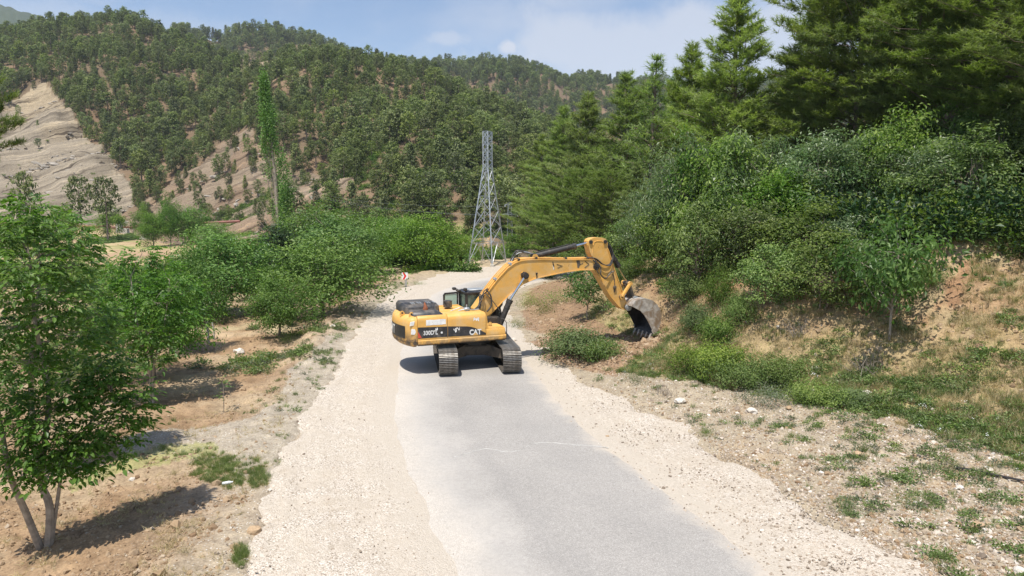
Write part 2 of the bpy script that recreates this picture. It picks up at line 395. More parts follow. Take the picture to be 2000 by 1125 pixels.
m_hood = simple('black_hood_plastic', (.035, .036, .04), .45, var=.3, dirt=(.17, .145, .12), dirt_amt=.7, sc=3)
m_dark = simple('dark_greasy_metal', (.03, .027, .025), .6, dirt=(.12, .095, .07), dirt_amt=.4)
m_under = simple('muddy_undercarriage', (.12, .095, .07), .85, dirt=(.05, .042, .035), dirt_amt=.6, sc=4)
m_shoe = simple('worn_track_steel', (.34, .32, .29), .42, .6, var=.3, dirt=(.17, .135, .10), dirt_amt=.55, sc=9)
m_plate = simple('muddy_shaded_plate', (.10, .085, .07), .8, .2, var=.4, sc=9)  # mud, with the shade between the ribs painted into its dark tone
m_chrome = simple('chromed_rod', (.75, .76, .78), .15, 1.0, var=.05)
m_hose = simple('hydraulic_hose_rubber', (.045, .043, .042), .6, dirt=(.2, .18, .15), dirt_amt=.4)
m_bucket = simple('worn_bucket_steel', (.44, .41, .37), .6, .15, var=.3, dirt=(.24, .17, .11), dirt_amt=.75, sc=3.5)
m_bucketshade = simple('bucket_shade_steel', (.06, .058, .058), .5, .5, var=.3, dirt=(.12, .09, .07), dirt_amt=.3)  # shade inside the bucket painted as near-black steel
m_white = simple('white_sticker', (.80, .78, .74), .6, dirt=(.5, .42, .3), dirt_amt=.3)
m_torn = m_white
m_letter = simple('white_lettering', (.78, .77, .74), .5, dirt=(.35, .3, .25), dirt_amt=.3, sc=12)
m_red = simple('red_reflector', (.55, .07, .035), .4)
m_signred = simple('sign_red', (.72, .02, .02), .4, var=.05)
m_signwhite = simple('sign_white', (.80, .81, .82), .45, var=.05)
m_galv = simple('galvanised_steel', (.50, .52, .54), .42, .6, var=.18, sc=2)
m_galv2 = simple('weathered_galvanised_steel', (.40, .42, .43), .5, .5, var=.15)
m_rust = simple('rusty_steel', (.30, .10, .045), .8, var=.4, sc=12)
m_pipe = simple('red_brown_pipe', (.25, .10, .075), .6, var=.25, sc=.6)
m_conc = simple('concrete', (.48, .45, .40), .9, var=.12)
m_bark = simple('grey_brown_bark', (.20, .155, .12), .9, var=.4, sc=9)
m_barkl = simple('pale_bark', (.30, .25, .20), .85, var=.3, sc=7)
m_barkp = simple('pine_bark', (.20, .15, .125), .95, var=.4, sc=5)
m_wood = simple('weathered_stake_wood', (.45, .41, .36), .85, var=.2, sc=9)
m_rock = simple('pale_limestone', (.58, .53, .46), .9, var=.25, sc=4, dirt=(.36, .27, .18), dirt_amt=.4)
m_rockb = simple('brown_stone', (.40, .28, .17), .9, var=.25, sc=4)
m_bag = simple('clear_plastic_bottle', (.62, .64, .66), .2, var=.2)
m_seal = simple('crack_filler', (.40, .385, .36), .9, var=.15, sc=20)
m_hosepipe = simple('black_irrigation_pipe', (.035, .03, .03), .6)

m_glass, nt, b, o = newmat('cab_glass')
b.inputs['Base Color'].default_value = (.16, .24, .21, 1); b.inputs['Roughness'].default_value = .06
b.inputs['Transmission Weight'].default_value = .55; b.inputs['IOR'].default_value = 1.45
m_glass2, nt, b, o = newmat('door_glass')
b.inputs['Base Color'].default_value = (.50, .68, .60, 1); b.inputs['Roughness'].default_value = .1
b.inputs['Transmission Weight'].default_value = .35; b.inputs['Specular IOR Level'].default_value = .8

# foliage
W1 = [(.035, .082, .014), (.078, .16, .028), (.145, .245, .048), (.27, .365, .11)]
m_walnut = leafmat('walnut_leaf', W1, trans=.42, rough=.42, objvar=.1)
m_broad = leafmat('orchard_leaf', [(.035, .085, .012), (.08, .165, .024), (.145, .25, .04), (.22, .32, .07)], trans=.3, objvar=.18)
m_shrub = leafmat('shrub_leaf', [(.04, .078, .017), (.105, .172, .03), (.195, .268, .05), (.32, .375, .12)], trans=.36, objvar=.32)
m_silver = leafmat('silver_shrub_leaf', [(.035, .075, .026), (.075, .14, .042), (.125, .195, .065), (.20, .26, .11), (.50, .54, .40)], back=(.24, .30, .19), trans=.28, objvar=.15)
m_darkleaf = leafmat('dark_leaf', [(.008, .026, .008), (.018, .05, .013), (.035, .08, .022)], trans=.15, objvar=.15)
m_poplar = leafmat('poplar_leaf', [(.045, .10, .017), (.10, .19, .03), (.17, .29, .055), (.30, .42, .14)], trans=.25, objvar=.1)
m_pine = leafmat('pine_needle', [(.055, .09, .024), (.125, .18, .046), (.205, .262, .078), (.29, .335, .13)], trans=.4, rough=.55, objvar=.28)
m_pinel = leafmat('pale_pine_needle', [(.07, .105, .03), (.15, .205, .06), (.24, .30, .10), (.33, .37, .16)], trans=.4, rough=.6, objvar=.18)
m_pinef = leafmat('far_pine_needle', [(.055, .08, .026), (.115, .15, .046), (.19, .225, .072), (.28, .295, .125)], trans=.32, rough=.7, objvar=.38)
m_grass = leafmat('green_grass', [(.09, .14, .035), (.17, .23, .06), (.30, .33, .12)], trans=.3, rough=.6)
m_straw = leafmat('dry_grass', [(.26, .20, .10), (.42, .33, .17), (.58, .48, .28)], trans=.2, rough=.7)
m_weed = leafmat('weed_leaf', [(.075, .125, .032), (.15, .215, .058), (.26, .32, .11)], trans=.25)
m_weedg = leafmat('grey_weed_leaf', [(.07, .10, .05), (.13, .16, .09), (.24, .24, .16)], trans=.2)
m_redw = leafmat('red_weed_leaf', [(.20, .03, .02), (.34, .06, .04), (.16, .12, .05)], trans=.2)
m_twig = simple('dead_twig', (.30, .25, .20), .9, var=.3, sc=9)
m_petal = simple('white_petal', (.82, .83, .80), .7, var=.05)


m_stone, nt, b, o = newmat('loose_stone'); oi = N(nt, 'ShaderNodeObjectInfo')
L(nt, ramp(nt, [(0, (.17, .13, .095)), (.3, (.34, .275, .21)), (.62, (.47, .39, .31)), (.88, (.55, .48, .40)), (1, (.64, .59, .53))], oi.outputs['Random']), b.inputs['Base Color']); b.inputs['Roughness'].default_value = .9
m_clod, nt, b, o = newmat('soil_clod'); oi = N(nt, 'ShaderNodeObjectInfo')
L(nt, ramp(nt, [(0, (.20, .125, .07)), (.4, (.32, .22, .13)), (.85, (.36, .26, .165)), (1, (.42, .34, .25))], oi.outputs['Random']), b.inputs['Base Color']); b.inputs['Roughness'].default_value = .95

# ================================================================== road line
CTR = np.array([(6.2, -3), (4.6, 3.5), (1.95, 12), (-.55, 20), (-1.75, 27), (-2.75, 35), (-3.4, 43), (-3.5, 50), (-2.9, 56), (-1.2, 62), (1.5, 67), (5.5, 71), (11, 74),
                (18, 75.5), (27, 75.5), (38, 73), (50, 68)], float)
LIM = np.array([(6.6, 5.2), (6.9, 5.5), (6.9, 5.6), (6.3, 5.9), (5.7, 4.4), (5.8, 3.7), (5.9, 3.5), (6.1, 3.4), (6.6, 3.4), (7.6, 3.4), (10, 3.4), (11.5, 3.4), (12, 3.5),
                (11, 3.5), (8, 3.5), (6, 3.5), (6, 3.5)], float)
def catmull(Pt, per=12):
    out = []; n = len(Pt)
    for i in range(n-1):
        p0, p1, p2, p3 = Pt[max(i-1, 0)], Pt[i], Pt[i+1], Pt[min(i+2, n-1)]
        for k in range(per):
            t = k/per; out.append(.5*((2*p1)+(-p0+p2)*t+(2*p0-5*p1+4*p2-p3)*t*t+(-p0+3*p1-3*p2+p3)*t**3))
    out.append(Pt[-1]); return np.array(out)
RC = catmull(np.hstack([CTR, LIM]), 12); RL = RC[:, 2:]; RC = RC[:, :2]
RT = np.gradient(RC, axis=0); RT /= np.linalg.norm(RT, axis=1)[:, None]; RN = np.stack([RT[:, 1], -RT[:, 0]], 1)   # RN points right
RS = np.concatenate([[0], np.cumsum(np.linalg.norm(np.diff(RC, axis=0), axis=1))])
def roadinfo(x, y):
    """signed distance to the centreline (right +), left and right gravel limits"""
    x = np.asarray(x, float).ravel(); y = np.asarray(y, float).ravel()
    D = np.empty(len(x)); I = np.empty(len(x), int)
    for a in range(0, len(x), 20000):
        dx = x[a:a+20000, None]-RC[None, :, 0]; dy = y[a:a+20000, None]-RC[None, :, 1]
        q = dx*dx+dy*dy; i = q.argmin(1); I[a:a+20000] = i; k = np.arange(len(i))
        sg = np.sign(dx[k, i]*RN[i, 0]+dy[k, i]*RN[i, 1]); D[a:a+20000] = sg*np.sqrt(q[k, i])
    return D, RL[I, 0], RL[I, 1]

# far terrain: valley foot, first ridge, saddle, second ridge along bearings of the survey
FAR = np.array([  # u, y foot, z foot, y ridge, v ridge, y second ridge, v second ridge
    (-700, 240, -1, 560, 75, 2000, 60), (0, 250, -1, 600, 60, 2200, 13), (60, 250, -1, 600, 56, 2200, 26), (130, 250, -1, 600, 36, 2200, 50), (250, 250, -1.5, 600, 25, 1400, 80),
    (300, 248, -2, 590, 36, 1200, 80), (370, 240, -2, 570, 68, 1000, 60), (440, 225, -2, 540, 84, 1000, 58), (500, 210, -2, 520, 80, 1000, 44), (560, 200, -2, 500, 78, 1000, 45),
    (640, 185, -2, 480, 82, 1000, 70), (700, 175, -2, 470, 92, 1000, 100), (780, 165, -2, 460, 120, 1000, 118), (850, 155, -2, 450, 138, 1000, 120), (900, 150, -2, 440, 162, 1000, 124),
    (950, 145, -2, 430, 184, 1000, 120), (1040, 140, -2, 420, 222, 1000, 130), (1100, 145, -2, 400, 255, 1050, 160), (1200, 150, 0, 380, 300, 1100, 166), (1400, 150, 0, 360, 330, 1200, 168),
    (2700, 150, 2, 340, 330, 1300, 160)], float)
FAR[:, 4] += np.where(FAR[:, 0] > 0, 17, 8); FAR[:, 6] += np.where(FAR[:, 0] > 330, 8, 0); FAR[:, 4] += np.interp(FAR[:, 0], [370, 440, 700, 850], [4, 24, 20, 8]); FAR[:, 6] += np.interp(FAR[:, 0], [360, 440, 640, 900, 1100], [0, 26, 24, 10, 4])
def far_z(x, y):
    y = np.asarray(y, float); u = 1000+F*np.asarray(x, float)/np.maximum(y, 1)
    c = [np.interp(u, FAR[:, 0], FAR[:, k]) for k in range(7)]
    yb, zb, y1, v1, y2, v2 = c[1:]
    b1 = (562.5-v1)/F; z1 = CH+y1*(-sp_+b1*cp_)/(cp_+b1*sp_)
    b2 = (562.5-v2)/F; z2 = CH+y2*(-sp_+b2*cp_)/(cp_+b2*sp_)
    yd = y1*1.0+(y2-y1)*.33; zd = np.minimum(z1*.62, z2*.7)
    t = np.clip((y-yb)/(y1-yb), 0, 1)
    z = zb+(z1-zb)*(.75*t+.25*ss(t, 0, 1))
    z = np.where(y > y1, z1+(zd-z1)*ss(y, y1, yd), z)
    z = np.where(y > yd, zd+(z2-zd)*ss(y, yd, y2), z)
    z = np.where(y > y2, z2-(y-y2)*.2, z)
    g = fbm(x/75+3, y/75, 3)*np.clip((y-yb)/90, 0, 1)*11*np.where(np.abs(y-y1) < 60, .45, 1)
    g = g+fbm(x/18+3, y/18, 2)*np.clip((y-yb)/60, 0, 1)*1.6
    return np.where(y < yb, zb+(-2.6-zb)*(1-ss(y, 100, 240)), z)+np.where(y > yb, g, 0)

CLIFF = [(-400, 225), (0, 215), (40, 190), (88, 160), (110, 190), (150, 235), (165, 270), (215, 305), (262, 375), (262, 400), (225, 432), (120, 446), (-400, 446)]
BARE2 = [(235, 440), (285, 395), (330, 368), (400, 318), (440, 280), (490, 255), (520, 275), (560, 330), (640, 345), (700, 362), (650, 395), (560, 430), (500, 470), (380, 480), (280, 470)]
BARE3 = [(425, 128), (478, 108), (548, 116), (545, 138), (500, 150), (450, 140)]
BARE4 = [(1012, 388), (1030, 368), (1046, 374), (1040, 405), (1022, 412)]
SPARSE = [(180, 66), (330, 90), (370, 150), (300, 135), (230, 118), (0, 100), (0, 82)]
DUG1 = [(1030, 575), (1075, 545), (1140, 530), (1165, 590), (1140, 620), (1100, 645), (1060, 650), (1020, 640)]
DUG2 = [(1030, 665), (1090, 650), (1130, 620), (1170, 630), (1240, 660), (1290, 655), (1290, 680), (1240, 700), (1200, 735), (1130, 720), (1060, 700), (1030, 690)]
TRACK = [(700, 640), (690, 690), (640, 760), (570, 860), (560, 950), (470, 930), (380, 895), (230, 885), (240, 855), (400, 840), (500, 815), (560, 760), (590, 700), (640, 655)]
GRN1 = [(130, 945), (240, 888), (330, 868), (420, 862), (420, 880), (300, 905), (180, 935), (130, 960)]

def terrain(x, y, full=False):
    sh = np.shape(x); x = np.asarray(x, float).ravel(); y = np.asarray(y, float).ravel()
    z = np.zeros(len(x)); nr = y < 130
    zf = far_z(x, y)
    d, lo, ro = roadinfo(x[nr], y[nr]); xn, yn = x[nr], y[nr]
    le = -d-lo                                                    # metres beyond the left gravel edge
    far_side = ss(yn, 62, 80)
    zl = -.02-.22*ss(le, .6, 4)*(1-far_side*.3)-2.2*ss(le, 12, 45)
    zl = zl+fbm(xn/3.1, yn/3.1, 3)*.16*ss(le, .3, 3)+fbm(xn/.62, yn/.62, 3)*.085*ss(le, 0, 1.4)*(1-ss(yn, 30, 60))
    # windrow of spoil along the left edge of the road
    zl = zl+.42*np.exp(-((le-1.5)/.9)**2)*ss(yn, 24, 33)*(.6+.8*np.abs(fbm(xn/1.7, yn/1.7, 2)))*(1-ss(yn, 66, 80))
    re = d-ro
    gw = np.interp(yn, [10, 19, 23, 27, 31, 40, 80], [7.2, 6.0, 4.2, 2.0, 1.0, .8, .8])
    s = re-gw
    zr = -.02+.085*np.clip(re, 0, 9)*np.clip(gw/3, .3, 1)+.16*np.exp(-((s+1.2)/1.0)**2)*ss(gw, 1.5, 3)
    zr = zr+.22*np.clip(s, 0, 3)+.60*np.clip(s-3, 0, 7)+.24*np.clip(s-10, 0, 80)
    zr = zr+fbm(xn/4.5+5, yn/4.5, 3)*.55*ss(s, 1, 7)+fbm(xn/.8+5, yn/.8, 3)*.09*ss(re, 0, 1)*(1-ss(yn, 45, 70))
    zr = zr-.75*np.exp(-(((xn-6.5)/1.5)**2+((yn-32.6)/1.6)**2))      # hollow the bucket digs
    zr = zr+.30*np.exp(-(((xn-2.9)/1.4)**2+((yn-30.3)/1.2)**2))+.25*np.exp(-(((xn-4.4)/.8)**2+((yn-28.4)/.7)**2))
    zn = np.where(d < 0, np.where(le > 0, zl, -.14*ss(-le, 0, .5)), np.where(re > 0, zr, -.14*ss(-re, 0, .5)))
    # pad of earth under the lattice tower
    zn = zn+.35*np.exp(-(((xn+3.0)/5)**2+((yn-85)/4)**2))
    k = ss(yn, 92, 128); k = np.where(d > 0, ss(yn, 105, 130), k)
    z[:] = zf; z[nr] = zn*(1-k)+zf[nr]*k
    if full: return z.reshape(sh), (nr, d, le, re, s)
    return z.reshape(sh)

def colorize(x, y, z, info):
    nr, d, le, re, s = info; n = len(x)
    u, v = project(np.stack([x, y, z], 1)); A = lambda *c: np.array(c, float)
    C = np.tile(A(.17, .125, .08), (n, 1)); peb = np.zeros(n); cl = np.zeros(n)
    n0 = fbm(x/14, y/14, 4); nb = fbm(x/3.2, y/3.2, 4); nc = fbm(x/45, y/45, 3)
    def put(mask, col, w=1.0):
        m = (np.clip(mask, 0, 1)*w)[:, None]; C[:] = C*(1-m)+A(*col)*m
    far = y > 130
    put((y > 1150)*1., (.06, .085, .05), .95)
    put(far*(y < 1100)*ss(nc, -.1, .35), (.23, .155, .10), .8)
    # valley fields
    fl = (y > 60)*(x < -5)*(1-ss(z, .5, 4))*(y < 270)
    put(fl, (.46, .36, .20)); put(fl*ss(n0, 0, .35), (.36, .25, .15)); put(fl*ss(fbm(x/30, y/7, 3), .1, .4), (.26, .27, .10), .7)
    put(fl*inpoly(u, v, [(130, 482), (190, 466), (300, 449), (310, 460), (230, 474)]), (.09, .17, .035), .9)
    put(fl*inpoly(u, v, [(160, 505), (230, 492), (330, 488), (340, 500), (230, 508)]), (.40, .27, .17), .8)
    for pl, col, c_ in ((CLIFF, (.29, .245, .185), 1), (BARE2, (.27, .21, .15), .9), (BARE3, (.30, .235, .16), .5), (BARE4, (.50, .40, .26), 0)):
        jit = fbm(x/9, y/9, 3)*9
        m = inpoly(u+jit, v+jit*.7, pl)*(y > 100); put(m, col); cl[:] = np.maximum(cl, m*c_)
    put(inpoly(u, v, CLIFF)*(y > 100)*ss(v+fbm(x/20, y/20, 3)*40, 260, 200), (.36, .29, .195), .9)
    put(inpoly(u, v, BARE2)*(y > 100)*ss(fbm(x/25, y/25, 3), 0, .3), (.28, .195, .13), .7)
    # near ground
    m = np.zeros(n); le_ = np.zeros(n); re_ = np.full(n, -9.); s_ = np.full(n, -9.); d_ = np.zeros(n)
    m[nr] = 1; le_[nr] = le; re_[nr] = re; s_[nr] = s; d_[nr] = d
    ls = m*(d_ < 0)*(1-ss(y, 60, 85))
    put(ls, (.335, .23, .14)); put(ls*ss(nb, .05, .4), (.25, .16, .09), .7); put(ls*ss(nb, -.05, -.45), (.40, .31, .205), .6)
    put(ls*ss(fbm(x/6+8, y/6, 3), .15, .4)*ss(y, 28, 40), (.40, .33, .2), .8)
    tr = inpoly(u+nb*14, v+nb*8, TRACK)*ls; put(tr, (.36, .315, .255), .85); peb = np.maximum(peb, tr*.8)
    ed = ls*np.exp(-(le_/1.6)**2); put(ed, (.37, .32, .25), .7); peb = np.maximum(peb, ed)
    put(ls*inpoly(u+nb*10, v+nb*6, GRN1), (.30, .29, .12), .8)
    put(m*(d_ < 0)*ss(y, 60, 78)*(le_ < 9), (.50, .40, .27), .9)
    rs = m*(d_ > 0)
    put(rs, (.35, .29, .21)); peb = np.maximum(peb, rs*(1-ss(s_, -.6, .6)))
    put(rs*ss(nb, .05, .4), (.34, .26, .175), .6)
    sl = rs*ss(s_, -.5, .8); put(sl, (.35, .265, .145)); put(sl*ss(fbm(x/2.2+2, y/2.2, 4), .0, .35), (.29, .27, .11), .55)
    st_ = rs*ss(s_, 3.5, 6.5); put(st_, (.36, .24, .14)); put(st_*ss(fbm(x/2.6+7, y/2.6, 4), -.05, .3), (.30, .175, .10), .8)
    put(st_*ss(fbm(x/2.0+1, y/2.0, 4), .1, .45), (.36, .29, .17), .8)
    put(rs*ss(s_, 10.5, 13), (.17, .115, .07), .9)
    for pl in (DUG1, DUG2): put(inpoly(u+nb*9, v+nb*6, pl)*rs*(y < 60), (.27, .17, .105), .85)
    far2 = (y > 118); put(far2*0, (0, 0, 0))
    C *= (1+.10*n0+.08*fbm(x/.9, y/.9, 2)*(y < 90))[:, None]
    return np.clip(C, .01, .9), peb, cl

# ---- one sheet of ground out past the last ridge
scols = np.concatenate([np.linspace(-2.2, -.84, 24)[:-1], np.linspace(-.84, .84, 560), np.linspace(.84, 2.2, 24)[1:]])
wrows = np.concatenate([np.geomspace(3.2, 9.5, 26)[:-1], np.geomspace(9.5, 60, 300)[:-1], np.geomspace(60, 250, 130)[:-1], np.geomspace(250, 640, 190)[:-1], np.geomspace(640, 2900, 90)])
SG, WG = np.meshgrid(scols, wrows); GX = (SG*WG).ravel(); GY = (WG-3).ravel()
GZ, info = terrain(GX, GY, True)
gc, gp, gcl = colorize(GX, GY, GZ, info)
# ledges on the cliffs
led = np.where(gcl > 0, fbm((GZ-.42*GX)*.16, GY*.012, 3), 0); GZ = GZ+led*gcl*5
nc_, nr_ = len(scols), len(wrows)
I0 = (np.arange(nr_-1)[:, None]*nc_+np.arange(nc_-1)[None]).ravel()
quads = np.stack([I0, I0+1, I0+1+nc_, I0+nc_], 1)
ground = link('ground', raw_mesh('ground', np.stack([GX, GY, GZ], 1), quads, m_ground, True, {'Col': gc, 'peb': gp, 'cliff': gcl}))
tag(ground, kind='structure')

# ---- gravel shoulders (one bed that runs under the asphalt) and the asphalt itself
ST = np.concatenate([np.arange(0, 45, .16), np.arange(45, RS[-1]-6, .4)])
def atst(a): return np.stack([np.interp(ST, RS, a[:, k]) for k in range(a.shape[1])], 1)
cP, cN, cL = atst(RC), atst(RN), atst(RL); cN /= np.linalg.norm(cN, axis=1)[:, None]
def strip(name, la, lb, nlat, zf, mat, kind='structure'):
    tt = np.linspace(0, 1, nlat)
    lat = la[:, None]*(1-tt)+lb[:, None]*tt
    X = cP[:, 0][:, None]+cN[:, 0][:, None]*lat; Y = cP[:, 1][:, None]+cN[:, 1][:, None]*lat
    al = np.repeat(ST[:, None], nlat, 1); Z = zf(X, Y, lat, np.minimum(lat-la[:, None], lb[:, None]-lat))
    n = len(ST); I = (np.arange(n-1)[:, None]*nlat+np.arange(nlat-1)[None]).ravel()
    q = np.stack([I, I+1, I+1+nlat, I+nlat], 1)
    o = link(name, raw_mesh(name, np.stack([X, Y, Z], -1).reshape(-1, 3), q, mat, True, {'lat': lat.ravel(), 'along': al.ravel()}))
    return tag(o, kind=kind)
def zgrav(X, Y, lat, e):
    return .0-.24*(1-ss(e, 0, .75))+.016*fbm(X/.25, Y/.25, 2)*ss(np.abs(lat), 2.7, 3.6)+.09*fbm(X/.38+3, Y/.38, 3)*(1-ss(e, .2, 1.0))+.03*fbm(X/1.6, Y/1.6, 2)*ss(np.abs(lat), 3, 4)-.03*(np.abs(lat) < 2.6)
jl = fbm(ST/2.2, ST*0+4, 4)*.7; jr = fbm(ST/2.2, ST*0+8, 4)*.6
strip('gravel_shoulder', -(cL[:, 0]+.35+jl), cL[:, 1]+.35+jr, 130, zgrav, m_gravel)
ja = fbm(ST/1.6, ST*0+14, 4)*.10; jb = fbm(ST/1.6, ST*0+18, 4)*.10
road = strip('road', -(3.05+ja), 3.0+jb, 34, lambda X, Y, lat, e: .014-.03*(1-ss(e, 0, .4)), m_asph)
# the sealed crack across the road
ck = [(885, 893), (915, 884), (950, 876), (985, 881), (1015, 879), (1040, 866), (1075, 864), (1120, 868), (1165, 871), (1188, 874)]
ckp = catmull(np.array(ck, float), 8); b = MB(); pts = []
for i, (u, v) in enumerate(ckp):
    rx, ry, rz = ray(u, v); k = (.024-CH)/rz; pts.append((rx*k, ry*k+.02*math.sin(i*1.3), .024))
for i in range(len(pts)-1):
    (x0, y0, z0), (x1, y1, z1) = pts[i], pts[i+1]; w0 = .022+.012*math.sin(i*.9); w1 = .022+.012*math.sin((i+1)*.9)
    b.add([(x0, y0-w0, .016), (x1, y1-w1, .016), (x1, y1, .028), (x0, y0, .028), (x1, y1+w1, .016), (x0, y0+w0, .016)], [(0, 1, 2, 3), (3, 2, 4, 5)])
b.build('crack', m_seal, road)
def tzat(x, y): return float(terrain(np.array([x]), np.array([y]))[0])
#@@FOLIAGE
# ================================================================== foliage makers
def unit(a): return a/np.maximum(np.linalg.norm(a, axis=-1, keepdims=True), 1e-9)
def leaves(P, D, Nn, Ls, W, tone, fold=.12, quad=True):
    """diamond leaves: base P, direction D, normal Nn, length Ls, width ratio W"""
    D = unit(D); S = unit(np.cross(D, Nn)); Nn = np.cross(S, D); Ls = np.broadcast_to(Ls, (len(P),))[:, None]
    mid = P+D*Ls*.48
    V = np.stack([P, mid+S*Ls*W*.5+Nn*Ls*fold, P+D*Ls-Nn*Ls*fold*.8, mid-S*Ls*W*.5+Nn*Ls*fold], 1).reshape(-1, 3)
    n = len(P); i = np.arange(n)*4
    Fq = np.stack([i, i+1, i+2, i+3], 1)
    return V, Fq, np.repeat(tone, 4)
def slivers(P, D, Ls, w, tone, r):
    D = unit(D); S = unit(np.cross(D, r.normal(size=D.shape)*.55+[0, -.25, .9]))
    Ls = np.broadcast_to(Ls, (len(P),))[:, None]; n = len(P)
    V = np.stack([P-S*w/2, P+S*w/2, P+D*Ls], 1).reshape(-1, 3); i = np.arange(n)*3
    return V, np.stack([i, i+1, i+2], 1), np.repeat(tone, 3)

def limb(b, p0, p1, r0, r1, r, n=5, wob=.06, k=5):
    p0 = np.array(p0); p1 = np.array(p1); ln = np.linalg.norm(p1-p0); pts = []; rs = []
    for i in range(k+1):
        t = i/k; q = p0*(1-t)+p1*t
        if 0 < i < k: q = q+r.normal(size=3)*ln*wob*.5
        q[2] += math.sin(t*math.pi)*ln*wob*.8; pts.append(q); rs.append(r0*(1-t)+r1*t)
    b.tube(pts, rs, n); return pts

def broad(seed, H=5.0, rx=2.2, z0=1.1, nclus=70, per=95, leaf=.16, W=.55, trunk=True, cl=.42, droop=.35, lean=(0, 0), up=.5, bottom=.25, topn=1.0, spiky=.06, stems=1, trunk_r=.09):
    """crown of leaf clumps on real limbs; returns (wood MB, V, F, rnd)"""
    r = np.random.default_rng(seed)
    b = MB(); cz = (H+z0)/2; rz = (H-z0)/2
    th = r.uniform(0, 2*np.pi, nclus); cz_ = r.uniform(-1, 1, nclus); q = np.sqrt(1-cz_**2)
    dirs = np.stack([np.cos(th)*q, np.sin(th)*q, cz_], 1)
    lump = 1+.45*np.array([math.sin(3*t+seed)+.7*math.sin(5*t+2*seed+4*c) for t, c in zip(th, cz_)])*.6
    rad = r.uniform(.25, 1, nclus)**.45*lump*np.where(r.random(nclus) < spiky, 1.3, 1)
    C = dirs*rad[:, None]*np.array([rx, rx, rz])*.86
    C[:, :2] *= (1-.25*np.clip(C[:, 2]/rz, -1, 1))[:, None]
    C[:, 2] += cz; C[:, 0] += lean[0]*C[:, 2]; C[:, 1] += lean[1]*C[:, 2]
    C[:, 2] = np.maximum(C[:, 2], z0*.7+r.uniform(0, .4, nclus))
    if trunk:
        for s in range(stems):
            a = r.uniform(0, 6.28); off = np.array([math.cos(a), math.sin(a), 0])*(.12*stems if stems > 1 else 0)
            spread = off*3.2 if stems > 1 else 0
            top = np.array([lean[0]*cz, lean[1]*cz, cz+rz*.45])+spread
            limb(b, off*.6, top, trunk_r, trunk_r*.2, r, 7, .05, 6)
            for i in range(s, min(nclus, 26*stems), stems):
                t = r.uniform(.25, .75); st = off*.6*(1-t)+top*t
                if st[2] > C[i, 2]: st = off*.6*(1-.3)+top*.3
                limb(b, st, C[i], trunk_r*.35, trunk_r*.06, r, 4, .1, 4)
    n = nclus*per
    ci = np.repeat(np.arange(nclus), per)
    o = r.normal(size=(n, 3))*np.array([cl, cl, cl*.62])*r.uniform(.7, 1.3, nclus)[ci][:, None]
    P = C[ci]+o
    P[:, 2] = np.maximum(P[:, 2], bottom*r.uniform(.3, 1.4, n))
    out = unit(P-np.array([lean[0]*cz, lean[1]*cz, cz-rz*.3]))
    Nn = unit(o/cl*.75+np.array([0, 0, .55+up*.4])+out*.3+r.normal(size=(n, 3))*.42)
    D = out*.5+r.normal(size=(n, 3))*.8+np.array([0, 0, -droop]); D = D-Nn*(D*Nn).sum(1, keepdims=True)
    base = np.clip(.45+.5*o[:, 2]/cl*.5+r.normal(size=n)*.22, 0, 1)*.68+r.uniform(0, .36, nclus)[ci]  # leaves higher in their clump get a paler tone
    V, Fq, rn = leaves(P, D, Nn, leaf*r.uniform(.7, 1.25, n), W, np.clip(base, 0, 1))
    return b, V, Fq, rn
def crown_mesh(name, V, Fq, rn, mat): return raw_mesh(name, V, Fq, mat, False, {'tone': rn})

